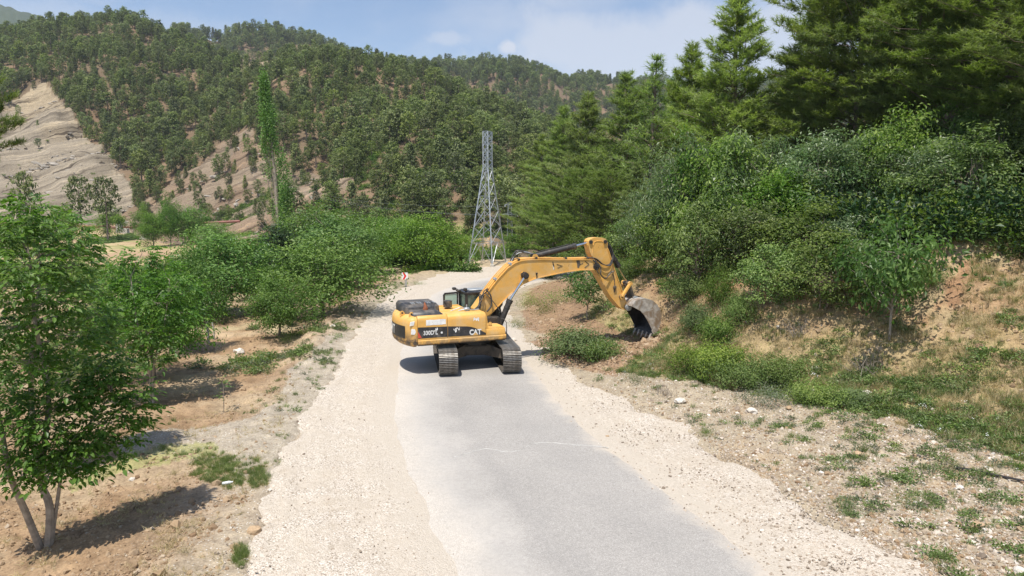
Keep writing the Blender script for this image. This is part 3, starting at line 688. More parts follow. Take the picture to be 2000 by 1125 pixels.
def pine(seed, H=12.0, rmax=2.6, base=.12, tufts=8, needles=11, nl=.22, nw=.022, dens=.55, shape='cone', tr=.16, bare=0):
    r = np.random.default_rng(seed); b = MB(); bend = r.normal(size=2)*.15
    ax = lambda z: np.array([bend[0]*math.sin(z/H*3), bend[1]*math.sin(z/H*2.4), z])
    b.tube([ax(H*t) for t in np.linspace(0, 1, 9)], [tr*(1-t)**.8+.012 for t in np.linspace(0, 1, 9)], 7)
    PP = []; DD = []; z = H*base
    while z < H*.985:
        t = (z-H*base)/(H*(1-base))
        if shape == 'cone': L0 = rmax*((1-t)**.8)*(min(1, .45+t*4))
        else: L0 = rmax*math.sqrt(max(0, 1-(2*t-.75)**2/1.6))*(.5+.5*min(1, t*3))
        L0 = max(L0, .22); nb = r.integers(4, 7); a0 = r.uniform(0, 6.28)
        for k in range(nb):
            a = a0+k*6.283/nb+r.normal()*.25; Lb = L0*r.uniform(.38, 1.22)
            el = r.uniform(.1, .45)+t*.5; d = np.array([math.cos(a)*math.cos(el), math.sin(a)*math.cos(el), math.sin(el)])
            s = ax(z); e = s+d*Lb; e[2] += .12*Lb
            if Lb > .5: limb(b, s, e, .032*(1-t)+.012, .006, r, 4, .06, 4)
            m = max(3, int(tufts*Lb))
            for q in range(m):
                f = r.uniform(.25, 1.0)**.8; p = s*(1-f)+e*f+np.array([0, 0, math.sin(f*3.14)*Lb*.05])
                sd = np.cross(d, [0, 0, 1]); sd = sd/np.linalg.norm(sd)
                w_ = r.normal()*.30*Lb*(1.15-f); p = p+sd*w_+np.array([0, 0, r.uniform(-.04, .14)])
                PP.append(p); DD.append(unit(d*.7+sd*np.sign(w_)*.6*abs(r.normal())+np.array([0, 0, .5])))
        z += dens*r.uniform(.7, 1.25)*(1-.35*t)
    PP = np.array(PP); DD = np.array(DD); n = len(PP)
    k = np.repeat(np.arange(n), needles)
    d = unit(DD[k]*.75+r.normal(size=(n*needles, 3))*.62)
    P = PP[k]+DD[k]*(r.uniform(-.5, .8, n*needles)[:, None]*nl)
    rn = np.clip(r.uniform(0, 1, n)[k]*.55+.3*(d[:, 2]*.5+.5)+r.uniform(0, .2, n*needles), 0, 1)  # needles that point upward get a paler tone
    V, Ft, rr = slivers(P, d, nl*r.uniform(.7, 1.2, n*needles), nw, rn, r)
    return b, V, Ft, rr

def farpine(seed, H=10., kind=0):
    """hillside pine for a few dozen pixels: trunk and boughs of needle pads"""
    r = np.random.default_rng(seed); b = MB()
    b.tube([(0, 0, -.8), (r.normal()*.1, r.normal()*.1, H*.5), (r.normal()*.2, r.normal()*.2, H*.9)], [.2, .14, .04], 5)
    Ps = []; n = 46 if kind < 3 else 40; z0 = [.22, .32, .12, .45][kind]; Rm = [.25, .28, .19, .30][kind]*H
    for i in range(n):
        t = (i+r.uniform(0, 1))/n
        z = H*(z0+(1-z0)*t**.9)
        if kind == 2: rr = Rm*(1-t)**.75
        else: rr = Rm*math.sqrt(max(.02, 1-(2*t-.8)**2/1.55))
        a = i*2.4+r.normal()*.4; q = rr*r.uniform(.3, .95)
        Ps.append((math.cos(a)*q, math.sin(a)*q, z-q*.1, .055*H*r.uniform(.8, 1.35)))
    Ps = np.array(Ps); per = 26; k = np.repeat(np.arange(n), per); m = n*per
    o = r.normal(size=(m, 3))*np.array([1, 1, .55])*Ps[k, 3][:, None]*.75
    P = Ps[k, :3]+o; out = unit(P-np.array([0, 0, H*.45])); d = unit(out+r.normal(size=(m, 3))*.5+np.array([0, 0, .25]))
    rn = np.clip(.42+.30*o[:, 2]/(Ps[k, 3]*.6)+r.normal(size=m)*.18, 0, 1)  # light painted into the pads: upper needles paler, lower ones darker
    Nn = unit(r.normal(size=(m, 3))*.33+np.array([0, 0, .55])+o/(Ps[k, 3][:, None]*.75)*.8+out*.25); d = d-Nn*(d*Nn).sum(1, keepdims=True)
    V, Fq, rr = leaves(P, d, Nn, .056*H*r.uniform(.6, 1.25, m), .5, rn, .06)
    return b, V, Fq, rr

class Proto:
    """meshes shared by all trees of a kind"""
    def __init__(s, tup, leafm, barkm, nm='crown'):
        b, V, Fq, rn = tup
        s.wood = b.mesh('trunk', barkm, True) if b.v else None
        s.crown = crown_mesh(nm, V, Fq, rn, leafm); s.h = float(np.percentile(V[:, 2], 99.3)); s.w = float(np.percentile(np.abs(V[:, :2]), 96))
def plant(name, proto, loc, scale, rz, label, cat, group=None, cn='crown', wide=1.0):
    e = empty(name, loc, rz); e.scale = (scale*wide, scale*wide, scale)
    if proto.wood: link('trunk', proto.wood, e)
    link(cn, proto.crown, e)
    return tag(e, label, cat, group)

def merged(name, parts, mats):
    """join (V,F,rnd,matindex) lists into one mesh"""
    V = []; Fs = []; R_ = []; M = []; o = 0
    for v, f, r_, m in parts:
        V.append(np.asarray(v)); Fs += [[int(i)+o for i in ff] for ff in f]; R_.append(np.broadcast_to(r_, (len(v),))); M += [m]*len(f); o += len(v)
    return raw_mesh(name, np.concatenate(V), Fs, mats, False, {'tone': np.concatenate(R_)}, M)

# -------- scatter for what nobody could count
def scatter(name, P, scale, protos, seed=1, tilt=.15, zs=None, var=None, label=None):
    """one object; instances of small meshes on its points"""
    r = np.random.default_rng(seed); n = len(P)
    me = bpy.data.meshes.new(name); me.vertices.add(n); me.vertices.foreach_set('co', np.asarray(P, np.float32).ravel())
    def att(k, t, d, f='value'): a = me.attributes.new(k, t, 'POINT'); a.data.foreach_set(f, d)
    rot = np.stack([r.normal(size=n)*tilt, r.normal(size=n)*tilt, r.uniform(0, 6.283, n)], 1).astype(np.float32)
    att('rot', 'FLOAT_VECTOR', rot.ravel(), 'vector')
    att('sc', 'FLOAT', np.asarray(np.broadcast_to(scale, (n,)), np.float32).copy())
    att('var', 'INT', (r.integers(0, len(protos), n) if var is None else np.asarray(var)).astype(np.int32))
    o = link(name, me)
    ng = bpy.data.node_groups.new(name+'_scatter', 'GeometryNodeTree')
    ng.interface.new_socket('Geometry', in_out='INPUT', socket_type='NodeSocketGeometry'); ng.interface.new_socket('Geometry', in_out='OUTPUT', socket_type='NodeSocketGeometry')
    gi = ng.nodes.new('NodeGroupInput'); go = ng.nodes.new('NodeGroupOutput'); jn = ng.nodes.new('GeometryNodeJoinGeometry')
    def named(k, t): q = ng.nodes.new('GeometryNodeInputNamedAttribute'); q.data_type = t; q.inputs[0].default_value = k; return q.outputs[0]
    ra = named('rot', 'FLOAT_VECTOR'); sa = named('sc', 'FLOAT'); va = named('var', 'INT')
    for k, pm in enumerate(protos):
        po = bpy.data.objects.new(pm.name+'_source', pm)
        oi = ng.nodes.new('GeometryNodeObjectInfo'); oi.inputs[0].default_value = po
        io = ng.nodes.new('GeometryNodeInstanceOnPoints'); cmpn = ng.nodes.new('FunctionNodeCompare'); cmpn.data_type = 'INT'; cmpn.operation = 'EQUAL'
        ng.links.new(va, cmpn.inputs[2]); cmpn.inputs[3].default_value = k
        ng.links.new(gi.outputs[0], io.inputs['Points']); ng.links.new(cmpn.outputs[0], io.inputs['Selection']); ng.links.new(oi.outputs['Geometry'], io.inputs['Instance'])
        ng.links.new(ra, io.inputs['Rotation']); ng.links.new(sa, io.inputs['Scale']); ng.links.new(io.outputs[0], jn.inputs[0])
    ng.links.new(jn.outputs[0], go.inputs[0])
    md = o.modifiers.new('scatter', 'NODES'); md.node_group = ng
    return tag(o, label, kind='stuff')

# ================================================================== hillside forest
FP = [(farpine(100+i, 10, k)) for i, k in enumerate([0, 1, 0, 2, 3, 1, 2])]
far_meshes = []
for i, (b, V, Fq, rn) in enumerate(FP):
    w_ = b; far_meshes.append(merged('far_pine', [(V, Fq, rn, 0), (np.array(w_.v), w_.f, .5, 1)], [m_pinef, m_barkp]))
far_protos = [Proto(t, m_pinef, m_barkp) for t in FP]
rf = np.random.default_rng(21)
def spread(n, y0, y1, smin=-.98, smax=.98):
    y = np.sqrt(rf.uniform(y0*y0, y1*y1, n)); s = rf.uniform(smin, smax, n); return s*y, y
xs, ys = spread(34000, 135, 720)
zs = terrain(xs, ys); us, vs_ = project(np.stack([xs, ys, zs], 1))
foot = np.interp(us, FAR[:, 0], FAR[:, 1])
jx = fbm(xs/12, ys/12, 3)*10
ok = ys > foot+np.where(us < 250, 22, 8)
dn = np.clip(.88+1.15*fbm(xs/38, ys/38, 3), .3, 1)
for pl, keep in ((CLIFF, .008), (BARE2, .55), (BARE3, .06), (BARE4, 0), (SPARSE, .5)):
    m = inpoly(us+jx, vs_+jx*.7, pl); dn = np.where(m, keep, dn)
ok &= rf.random(len(xs)) < dn
xs, ys, zs, us, vs_ = xs[ok], ys[ok], zs[ok], us[ok], vs_[ok]
# thin out stems that stand closer than about 3.2 m
cell = {}; keep = np.zeros(len(xs), bool)
for i in range(len(xs)):
    k = (int(xs[i]/4.5), int(ys[i]/4.5))
    if k in cell: continue
    cell[k] = 1; keep[i] = True
xs, ys, zs, us, vs_ = xs[keep], ys[keep], zs[keep], us[keep], vs_[keep]
hs = 1.0*np.clip(rf.normal(1, .26, len(xs)), .4, 1.6)*np.interp(ys, [150, 300, 600], [.85, .92, .95])
small = inpoly(us, vs_, BARE2) | inpoly(us, vs_, CLIFF); hs[small] *= .62
ay = np.arctan2(xs, ys)
front = np.where((us > -20) & (us < 1130) & (vs_ > 60), hs/ys, 0)
order = np.argsort(-front); ind = order[:300]; rest = order[300:]
tones = ['dark green pine standing in the forest on the far hillside', 'small pine growing on the bare rocky slope under the forest']
def zone(u, v, k, h):
    kd = ('round crowned', 'open crowned', 'round crowned', 'narrow', 'flat topped', 'open crowned', 'narrow')[k]
    sz = 'small' if h < 1.0 else ('tall' if h > 1.45 else 'middling')
    if small_(u, v) == 1: pl = 'on the bare cliff'
    elif small_(u, v) == 2: pl = 'on the bare rocky slope'
    else:
        pl = 'above the left cliff' if u < 300 else 'left of the bare slope' if u < 470 else 'just right of the poplar' if u < 640 else 'up the hill nearer the poplar' if u < 760 else 'up the hill nearer the tower' if u < 880 else 'behind the lattice tower' if u < 1000 else 'right of the lattice tower'
        pl += ', low down' if v > 400 else ', half way up' if v > 330 else ', high up'
    return f'{sz} {kd} pines {pl}', f'{sz} {kd} hillside pine {pl}'
def small_(u, v): return 1 if inpoly(u, v, CLIFF) else 2 if inpoly(u, v, BARE2) else 0
for i in ind:
    k = rf.integers(0, len(far_protos)); sm = small[i]
    zn_, lb = zone(us[i], vs_[i], k, hs[i])
    plant('hillside_pine', far_protos[k], (xs[i], ys[i], zs[i]-.2), hs[i], rf.uniform(0, 6.28), lb, 'pine tree', zn_, wide=rf.uniform(1.05, 1.4))
Pf = np.stack([xs[rest], ys[rest], zs[rest]-.2], 1); hf = hs[rest]
x2, y2 = spread(22000, 720, 1500); ok = y2 < 1500; z2 = terrain(x2, y2)
u2, v2 = project(np.stack([x2, y2, z2], 1)); ok = (u2 < 1750) & (u2 > 330)
Pf = np.concatenate([Pf, np.stack([x2, y2, z2], 1)[ok]]); hf = np.concatenate([hf, rf.uniform(1.2, 1.9, ok.sum())])
scatter('hillside_forest', Pf, hf, far_meshes, 5, .04, label='dense pine forest covering the far hills')

# low scrub on the cliffs and bare slopes
def scrub_mesh(seed, mat, R0=1., n=260, leaf=.3):
    r = np.random.default_rng(seed); c = r.normal(size=(9, 3))*np.array([.5, .5, .2])*R0; k = r.integers(0, 9, n)
    P = c[k]+r.normal(size=(n, 3))*.28*R0; P[:, 2] = np.abs(P[:, 2]+.25)
    V, Fq, rn = leaves(P, unit(P+r.normal(size=(n, 3))*.6), unit(r.normal(size=(n, 3))+np.array([0, 0, 1])), leaf*r.uniform(.6, 1.2, n), .55, np.clip(P[:, 2]*.8+r.normal(size=n)*.2, 0, 1))  # leaf tone gets paler with height
    return crown_mesh('scrub', V, Fq, rn, mat)
xs_, ys_ = spread(5200, 150, 560, -.9, .3); zz_ = terrain(xs_, ys_); uu, vv = project(np.stack([xs_, ys_, zz_], 1))
m = (inpoly(uu, vv, CLIFF) & (rf.random(len(xs_)) < .13)) | (inpoly(uu, vv, BARE2) & (rf.random(len(xs_)) < .35)) | (inpoly(uu, vv, BARE3) & (rf.random(len(xs_)) < .3))
scatter('hillside_scrub', np.stack([xs_, ys_, zz_], 1)[m], rf.uniform(.35, 1.1, m.sum()), [scrub_mesh(1, m_pinef), scrub_mesh(2, m_pine)], 6, .1, label='low scrub dotted over the bare rocky slopes')

import bmesh
def crag(seed):
    r = np.random.default_rng(seed); bm = bmesh.new(); bmesh.ops.create_icosphere(bm, subdivisions=1, radius=1)
    for v in bm.verts: v.co = Vector((v.co.x*1.5, v.co.y, v.co.z*.5))*(1+.3*float(r.normal()))
    me = bpy.data.meshes.new('crag'); bm.to_mesh(me); bm.free(); me.materials.append(m_crag); return me
m_crag = simple('grey_ledge_rock', (.30, .265, .22), .95, var=.3, sc=.6)
xs_, ys_ = spread(16000, 150, 420, -.9, .0); zz_ = terrain(xs_, ys_); uu, vv = project(np.stack([xs_, ys_, zz_], 1))
m = (inpoly(uu, vv, CLIFF) | inpoly(uu, vv, BARE2)) & (fbm((zz_-.42*xs_)*.12, ys_*.01, 3) > .12) & (rf.random(len(xs_)) < .5)
scatter('cliff_ledges', np.stack([xs_, ys_, zz_], 1)[m], rf.gamma(2, .28, m.sum())+.15, [crag(i) for i in range(4)], 19, .25, label='broken rock ledges on the bare cliffs')
# ================================================================== placing by sight line and distance
def at(u, Y, v=500):
    x = sx(u, v)*Y; return x, Y, tzat(x, Y)
def hgt(Y, v, z): return CH+Y*tz(v)-z

# ---- broadleaf kinds
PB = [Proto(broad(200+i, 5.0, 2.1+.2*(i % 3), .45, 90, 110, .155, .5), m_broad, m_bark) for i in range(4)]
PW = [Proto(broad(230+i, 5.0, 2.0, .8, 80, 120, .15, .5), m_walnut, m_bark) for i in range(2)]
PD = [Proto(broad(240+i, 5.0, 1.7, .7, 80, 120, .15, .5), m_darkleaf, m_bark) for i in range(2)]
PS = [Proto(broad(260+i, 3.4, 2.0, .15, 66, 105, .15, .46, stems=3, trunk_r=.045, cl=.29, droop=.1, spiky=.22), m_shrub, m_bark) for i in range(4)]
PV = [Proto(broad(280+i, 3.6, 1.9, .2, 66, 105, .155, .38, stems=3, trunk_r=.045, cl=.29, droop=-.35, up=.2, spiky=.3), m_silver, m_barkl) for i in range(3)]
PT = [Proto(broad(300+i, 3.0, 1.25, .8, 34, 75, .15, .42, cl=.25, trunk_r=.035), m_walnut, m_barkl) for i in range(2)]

def stand(name, kinds, i, u, Y, vtop, wpx, rz, label, cat, group=None, vb=500, dz=0):
    x, y, z = at(u, Y, vb); h = hgt(Y, vtop, z); p = kinds[i % len(kinds)]; s = h/p.h
    wid = 1.08*(wpx/2/F*Y)/(p.w*s)
    return plant(name, p, (x, y, z-.05+dz), s, rz, label, cat, group, wide=max(.55, min(1.7, wid)))

# orchard and roadside trees on the left (u, distance, top row, width px, kind, label)
T = [
 ('walnut_tree', PW, 0, 285, 27.5, 512, 170, 'leafy walnut tree on thin grey stems behind the two foreground walnuts'),
 ('walnut_tree', PW, 1, 352, 33, 462, 110, 'taller dark topped walnut tree rising behind the middle walnut'),
 ('orchard_tree', PB, 0, 438, 44, 452, 170, 'round crowned tree with a dark bare trunk on the ploughed soil'),
 ('orchard_tree', PB, 1, 540, 36, 530, 120, 'small bushy tree with leaves down to the spoil heap by the road'),
 ('orchard_tree', PB, 2, 626, 43, 462, 215, 'big light green tree leaning over the bare bank left of the gravel'),
 ('orchard_tree', PB, 3, 655, 58, 415, 150, 'broad green tree behind the big leaning tree beside the road'),
 ('orchard_tree', PB, 1, 728, 72, 430, 90, 'green tree straight behind the chevron sign'),
 ('orchard_tree', PB, 0, 640, 66, 408, 170, 'tall green tree in the row below the poplar'),
 ('orchard_tree', PB, 2, 830, 76, 418, 130, 'dark green round tree nearest the left of the lattice tower'),
 ('orchard_tree', PS, 1, 872, 84, 450, 110, 'bushy grey green tree touching the left side of the lattice tower'),
 ('orchard_tree', PB, 3, 792, 82, 430, 120, 'green tree between the chevron sign and the round dark tree'),
 ('orchard_tree', PS, 2, 925, 100, 462, 90, 'low green tree standing behind the legs of the lattice tower'),
 ('orchard_tree', PB, 0, 1010, 104, 455, 90, 'low green tree behind the small lattice pole'),
 ('dark_tree', PD, 0, 545, 62, 438, 90, 'dark glossy tree at the foot of the poplar'),
 ('dark_tree', PD, 1, 515, 56, 478, 70, 'low dark tree between the round crowned tree and the poplar'),
 ('orchard_tree', PB, 2, 585, 74, 425, 110, 'light green tree in the row, right of the poplar foot'),
 ('orchard_tree', PB, 3, 660, 84, 405, 150, 'tree at the back of the row below the bare slope'),
 ('orchard_tree', PB, 1, 730, 92, 412, 150, 'tree at the back of the row right of the bare slope'),
 ('orchard_tree', PB, 0, 800, 98, 425, 120, 'tree at the back of the row before the dark pines'),
 ('orchard_tree', PB, 2, 498, 52, 520, 90, 'low leafy tree between the round crowned tree and the small bushy tree'),
 ('orchard_tree', PB, 1, 350, 40, 530, 120, 'leafy tree behind the middle walnut'),
 ('orchard_tree', PS, 2, 200, 38, 560, 130, 'leafy bush tree behind the two foreground walnuts'),
 ('field_tree', PB, 1, 335, 165, 378, 46, 'tall narrow green tree at the far edge of the field'),
 ('field_tree', PB, 3, 375, 170, 400, 66, 'green tree with spreading crown right of the tall narrow field tree'),
 ('field_tree', PB, 0, 302, 160, 416, 46, 'low rounded bush tree left of the tall narrow field tree'),
 ('field_tree', PB, 2, 422, 150, 434, 64, 'low green bush at the right end of the field hedge'),
 ('field_tree', PS, 2, 218, 190, 392, 54, 'green bush under the flat topped pine by the pipe'),
 ('field_tree', PS, 1, 133, 200, 400, 44, 'pale green bush left of the flat topped pines'),
 ('field_tree', PS, 0, 285, 190, 398, 24, 'thin young tree standing alone before the bare slope'),
 ('field_tree', PS, 2, 470, 120, 458, 60, 'low bush at the river end of the field'),
]
rt = np.random.default_rng(77)
for nme, ks, i, u, Y, vt, wp, lab in T:
    stand(nme, ks, i, u, Y, vt, wp, rt.uniform(0, 6.28), lab, 'tree', {'walnut_tree': 'walnut trees of the orchard', 'orchard_tree': 'green trees along the left of the road', 'dark_tree': 'dark trees near the poplar', 'field_tree': 'trees and bushes round the field'}[nme])
# flat topped pines by the field
for u, Y, vt, lab in ((60, 185, 338, 'stout dark pine left of the pair of flat topped pines'), (163, 190, 345, 'left one of the pair of flat topped pines before the cliff'), (213, 180, 347, 'flat topped pine with a bare leaning trunk beside the concrete post')):
    x, y, z = at(u, Y); h = hgt(Y, vt, z); plant('field_pine', far_protos[4 if u > 100 else 0], (x, y, z-.1), h/10, u, lab, 'pine tree', 'pines at the edge of the field', wide=.8)

# ---- poplar
def poplar():
    r = np.random.default_rng(9); b = MB(); H = 24.; V = []
    b.tube([(0, 0, 0), (.1, 0, 5), (-.1, .1, 11), (-.4, 0, 17), (-1.0, 0, 23)], [.34, .29, .22, .13, .03], 7)
    C = []
    for i in range(200):
        t = r.uniform(.06, 1)**.9; z = H*t
        wd = 1.35*(1-abs(2*t-1.02)**3)*(.5+.5*min(1, (1-t)*3))+.15
        a = r.uniform(0, 6.28); cx = -1.3*max(0, t-.45)**1.1*1.7+.9*math.exp(-((t-.35)/.2)**2)
        q = wd*r.uniform(.2, 1); p = (cx+math.cos(a)*q, math.sin(a)*q, z)
        if .42 < t < .62 and p[0] < -.1 and r.random() < .75: continue    # the dead side is bare
        if t < .4 and p[0] < .2 and r.random() < .45: continue
        if .12 < t < .6 and p[1] < .1 and abs(p[0]-.1) < .34: continue
        C.append(p)
    for i in range(13):
        z = r.uniform(1.5, 12); a = r.uniform(2.3, 4.0)
        e = (math.cos(a)*r.uniform(.5, 1.5), math.sin(a)*.6, z+r.uniform(4, 7)); limb(b, (0, 0, z), e, .07, .012, r, 4, .06, 4)
    for i in range(6):
        limb(b, (0, 0, 2+i*.5), (-r.uniform(1.8, 3), r.normal()*.4, 5+i*.9), .04, .01, r, 4, .05, 3)
    C = np.array(C); per = 95; k = np.repeat(np.arange(len(C)), per); m = len(k)
    o = r.normal(size=(m, 3))*np.array([.22, .22, .7]); P = C[k]+o
    D = unit(r.normal(size=(m, 3))*.7+np.array([0, 0, .3])); V, Fq, rn = leaves(P, D, r.normal(size=(m, 3)), .2*r.uniform(.7, 1.2, m), .8, np.clip(r.normal(.5, .27, m), 0, 1))
    return b, V, Fq, rn
pp = Proto(poplar(), m_poplar, m_barkl)
x, y, z = at(545, 108); plant('poplar_tree', pp, (x, y, z-.2), hgt(108, 146, z)/pp.h, 0, 'tall slim poplar with pale dead branches on its left side', 'poplar')

# ---- right hand pines
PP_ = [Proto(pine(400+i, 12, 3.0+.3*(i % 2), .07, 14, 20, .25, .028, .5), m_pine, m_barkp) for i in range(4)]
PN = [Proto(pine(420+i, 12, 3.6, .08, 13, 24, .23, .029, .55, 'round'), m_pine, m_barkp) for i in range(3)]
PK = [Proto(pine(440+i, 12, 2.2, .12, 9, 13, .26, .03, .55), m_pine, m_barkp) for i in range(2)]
import copy
def paler_copies(ps):  # same crowns in a paler needle colour
    out = []
    for p in ps:
        q = copy.copy(p); q.crown = p.crown.copy(); q.crown.materials.clear(); q.crown.materials.append(m_pinel); out.append(q)
    return out
PL_ = paler_copies(PP_[:3]); PNL = paler_copies(PN[:2])
TP = [  # u, dist, top row, width px, kind
 (1095, 92, 215, 120, PP_, 'pale green pine nearest the lattice towers on the right'), (1060, 108, 270, 90, PP_, 'smaller pine half hidden behind the pale pine by the towers'),
 (1150, 84, 190, 130, PP_, 'pine with a ragged top above the tip of the boom'), (1205, 78, 150, 130, PP_, 'slim pine left of the pine with the bare leader'),
 (1277, 64, 112, 120, PK, 'thin pine with a bare spiky leader against the sky'), (1250, 82, 160, 90, PK, 'narrow pine just behind the spiky leader'),
 (1345, 66, 96, 130, PP_, 'dark pointed pine left of the tallest pine on the skyline'), (1310, 74, 150, 90, PP_, 'short pine between the spiky and the dark pointed pine'),
 (1432, 54, -8, 200, PP_, 'tallest pine in full against the sky with a ragged layered crown'), (1385, 60, 190, 130, PN, 'rounded pine low to the left of the tallest skyline pine'),
 (1500, 60, 180, 130, PN, 'rounded pine low to the right of the tallest skyline pine'),
 (1600, 52, -60, 170, PP_, 'tall grey green pine at the right edge of the open sky'), (1560, 58, 20, 120, PK, 'slim pine just left of the tall grey green pine at the sky edge'),
 (1665, 48, -120, 200, PN, 'broad pine whose top leaves the picture above the silver shrubs'), (1750, 46, -160, 210, PN, 'dense dark pine above the middle of the shrub belt'),
 (1830, 42, -190, 240, PP_, 'big shaded pine left of the corner pine'), (1920, 38, -230, 280, PN, 'large dark pine filling the top right corner'),
 (2010, 33, -200, 260, PN, 'pine cut off by the right edge of the picture'), (1720, 60, -60, 200, PP_, 'pine deep in the wood behind the broad pine'),
 (1860, 58, -120, 240, PN, 'pine deep in the wood behind the big shaded pine'), (1980, 50, -200, 260, PP_, 'pine deep in the wood at the right edge'),
 (1130, 66, 330, 110, PN, 'young pine behind the raised stick of the excavator'), (1190, 60, 330, 120, PN, 'young pine right behind the boom tip'), (1240, 56, 320, 110, PP_, 'pale young pine left of the shrub belt'),
 (1080, 74, 380, 90, PN, 'low young pine beside the small lattice pole'), (1300, 54, 330, 110, PN, 'young pine above the left end of the shrub belt'),
 (2120, 28, -200, 260, PN, 'pine just outside the right edge of the picture')]
for k, (u, Y, vt, wp, ks, lab) in enumerate(TP):
    if u < 1330 or k % 3 != 0: ks = PNL if ks is PN else PL_ if ks is PP_ else ks
    stand('pine_tree', ks, k, u, Y, vt, wp*1.25, rt.uniform(0, 6.28), lab, 'pine tree', 'tall pines on the right hand slope')
# pine bough reaching in at the left edge
PE = Proto(pine(460, 12, 2.6, .66, 15, 15, .30, .036, .4, 'round'), m_pine, m_barkp)
x, y, z = at(-28, 42); plant('pine_tree', PE, (x, y, z), 14.6/12, 1.0, 'pine at the left edge of which only one bough shows', 'pine tree', wide=.9)

# ---- shrub belt on the right slope: (u, dist, top row, width px, kind, label)
SB = [
 (1290, 42, 345, 150, PV, 'silvery shrub at the left end of the shrub belt'), (1215, 46, 440, 110, PS, 'green bush just right of the excavator stick top'),
 (1330, 38, 300, 180, PV, 'tall silvery shrub with pale shoots left in the belt'), (1400, 36, 290, 180, PS, 'dark green shrub between the tall silvery shrubs'),
 (1465, 36, 262, 190, PV, 'tall silvery shrub near the middle of the belt'), (1530, 35, 290, 190, PS, 'dense dark shrub in the middle of the belt'),
 (1590, 34, 262, 200, PV, 'silvery shrub right of the middle of the belt'), (1660, 34, 262, 220, PV, 'silver leaved shrub with the whitest shoots'),
 (1745, 33, 240, 200, PS, 'bright green pointed shrub highest in the belt'), (1820, 31, 268, 220, PV, 'wide silver green shrub right in the belt'),
 (1880, 29, 300, 220, PS, 'dark green shrub at the right end of the belt'), (1930, 28, 400, 150, PV, 'low grey green shrub below the right end of the belt'),
 (1370, 33, 400, 180, PS, 'lower green shrub at the front of the belt, left part'), (1470, 31, 400, 190, PS, 'lower dark shrub at the front of the belt above the bare scrape'),
 (1570, 29, 400, 200, PS, 'lower dark shrub hanging over the bare earth'), (1660, 28, 410, 190, PV, 'lower silvery shrub behind the small walnut tree'),
 (1760, 28, 400, 190, PS, 'lower green shrub right behind the small walnut tree'), (1300, 37, 440, 140, PS, 'small round shrub above the bucket'),
 (1855, 27, 400, 170, PS, 'lower green shrub above the orange scrape'), (1985, 33, 145, 190, PS, 'yellow green tree at the right edge under the dark pine'),
 (1900, 36, 150, 170, PS, 'leafy green tree left of the yellow green edge tree'), (1960, 30, 230, 160, PS, 'dark bush at the right edge in deep shade'),
 (1130, 56, 470, 90, PS, 'green bush behind the top of the boom'), (1060, 66, 470, 80, PS, 'green bush between the tower and the boom')]
for k, (u, Y, vt, wp, ks, lab) in enumerate(SB):
    stand('shrub', ks, k, u, Y, vt+rt.uniform(-46, 20), wp*.88, rt.uniform(0, 6.28), lab, 'shrub', 'shrubs of the belt on the right slope')
for k, (u, Y, vt, wp, ks, lab) in enumerate([(1520, 27.5, 470, 120, PS, 'dark shrub reaching lowest down the bare scrape'), (1610, 26, 455, 150, PS, 'lowest dark shrub of the belt left of the small walnut tree'),
 (1690, 26, 470, 120, PV, 'low silvery shrub hanging over the grass left of the small walnut tree'), (1240, 40, 500, 110, PS, 'low bush right of the excavator stick')]):
    stand('shrub', ks, k+1, u, Y, vt, wp*1.1, rt.uniform(0, 6.28), lab, 'shrub', 'shrubs of the belt on the right slope')
PG = [Proto(broad(320+i, 3.8, 1.7, .3, 60, 90, .17, .5, stems=2, trunk_r=.04, cl=.36, spiky=.2), m_broad, m_bark) for i in range(2)]
for k, (u, Y, vt, wp, lab) in enumerate([(1360, 38, 285, 120, 'light green small tree standing between the left shrubs of the belt'), (1505, 33, 330, 130, 'light green small tree in front of the middle of the belt'), (1700, 34, 255, 120, 'light green small tree rising between the whitest shrub and the pointed shrub'), (1880, 31, 285, 130, 'light green small tree near the right end of the belt'), (1262, 44, 400, 100, 'light green small tree at the left end of the belt')]):
    stand('shrub_tree', PG, k, u, Y, vt, wp, rt.uniform(0, 6.28), lab, 'tree', 'small light green trees in the shrub belt')
# small free standing trees
for k, (u, Y, vb, vt, wp, lab) in enumerate(((1737, 23.5, 665, 425, 190, 'small walnut tree with a thin dark trunk on the dry grassy slope'), (1147, 37.5, 612, 512, 84, 'slender young tree with a pale trunk behind the excavator boom'),
                              (1300, 35, 640, 540, 90, 'slender young tree with a pale trunk right behind the bucket'))):
    stand('young_tree', PT, k, u, Y, vt, wp, rt.uniform(0, 6.28), lab, 'tree', 'young trees on the right slope', vb=vb)

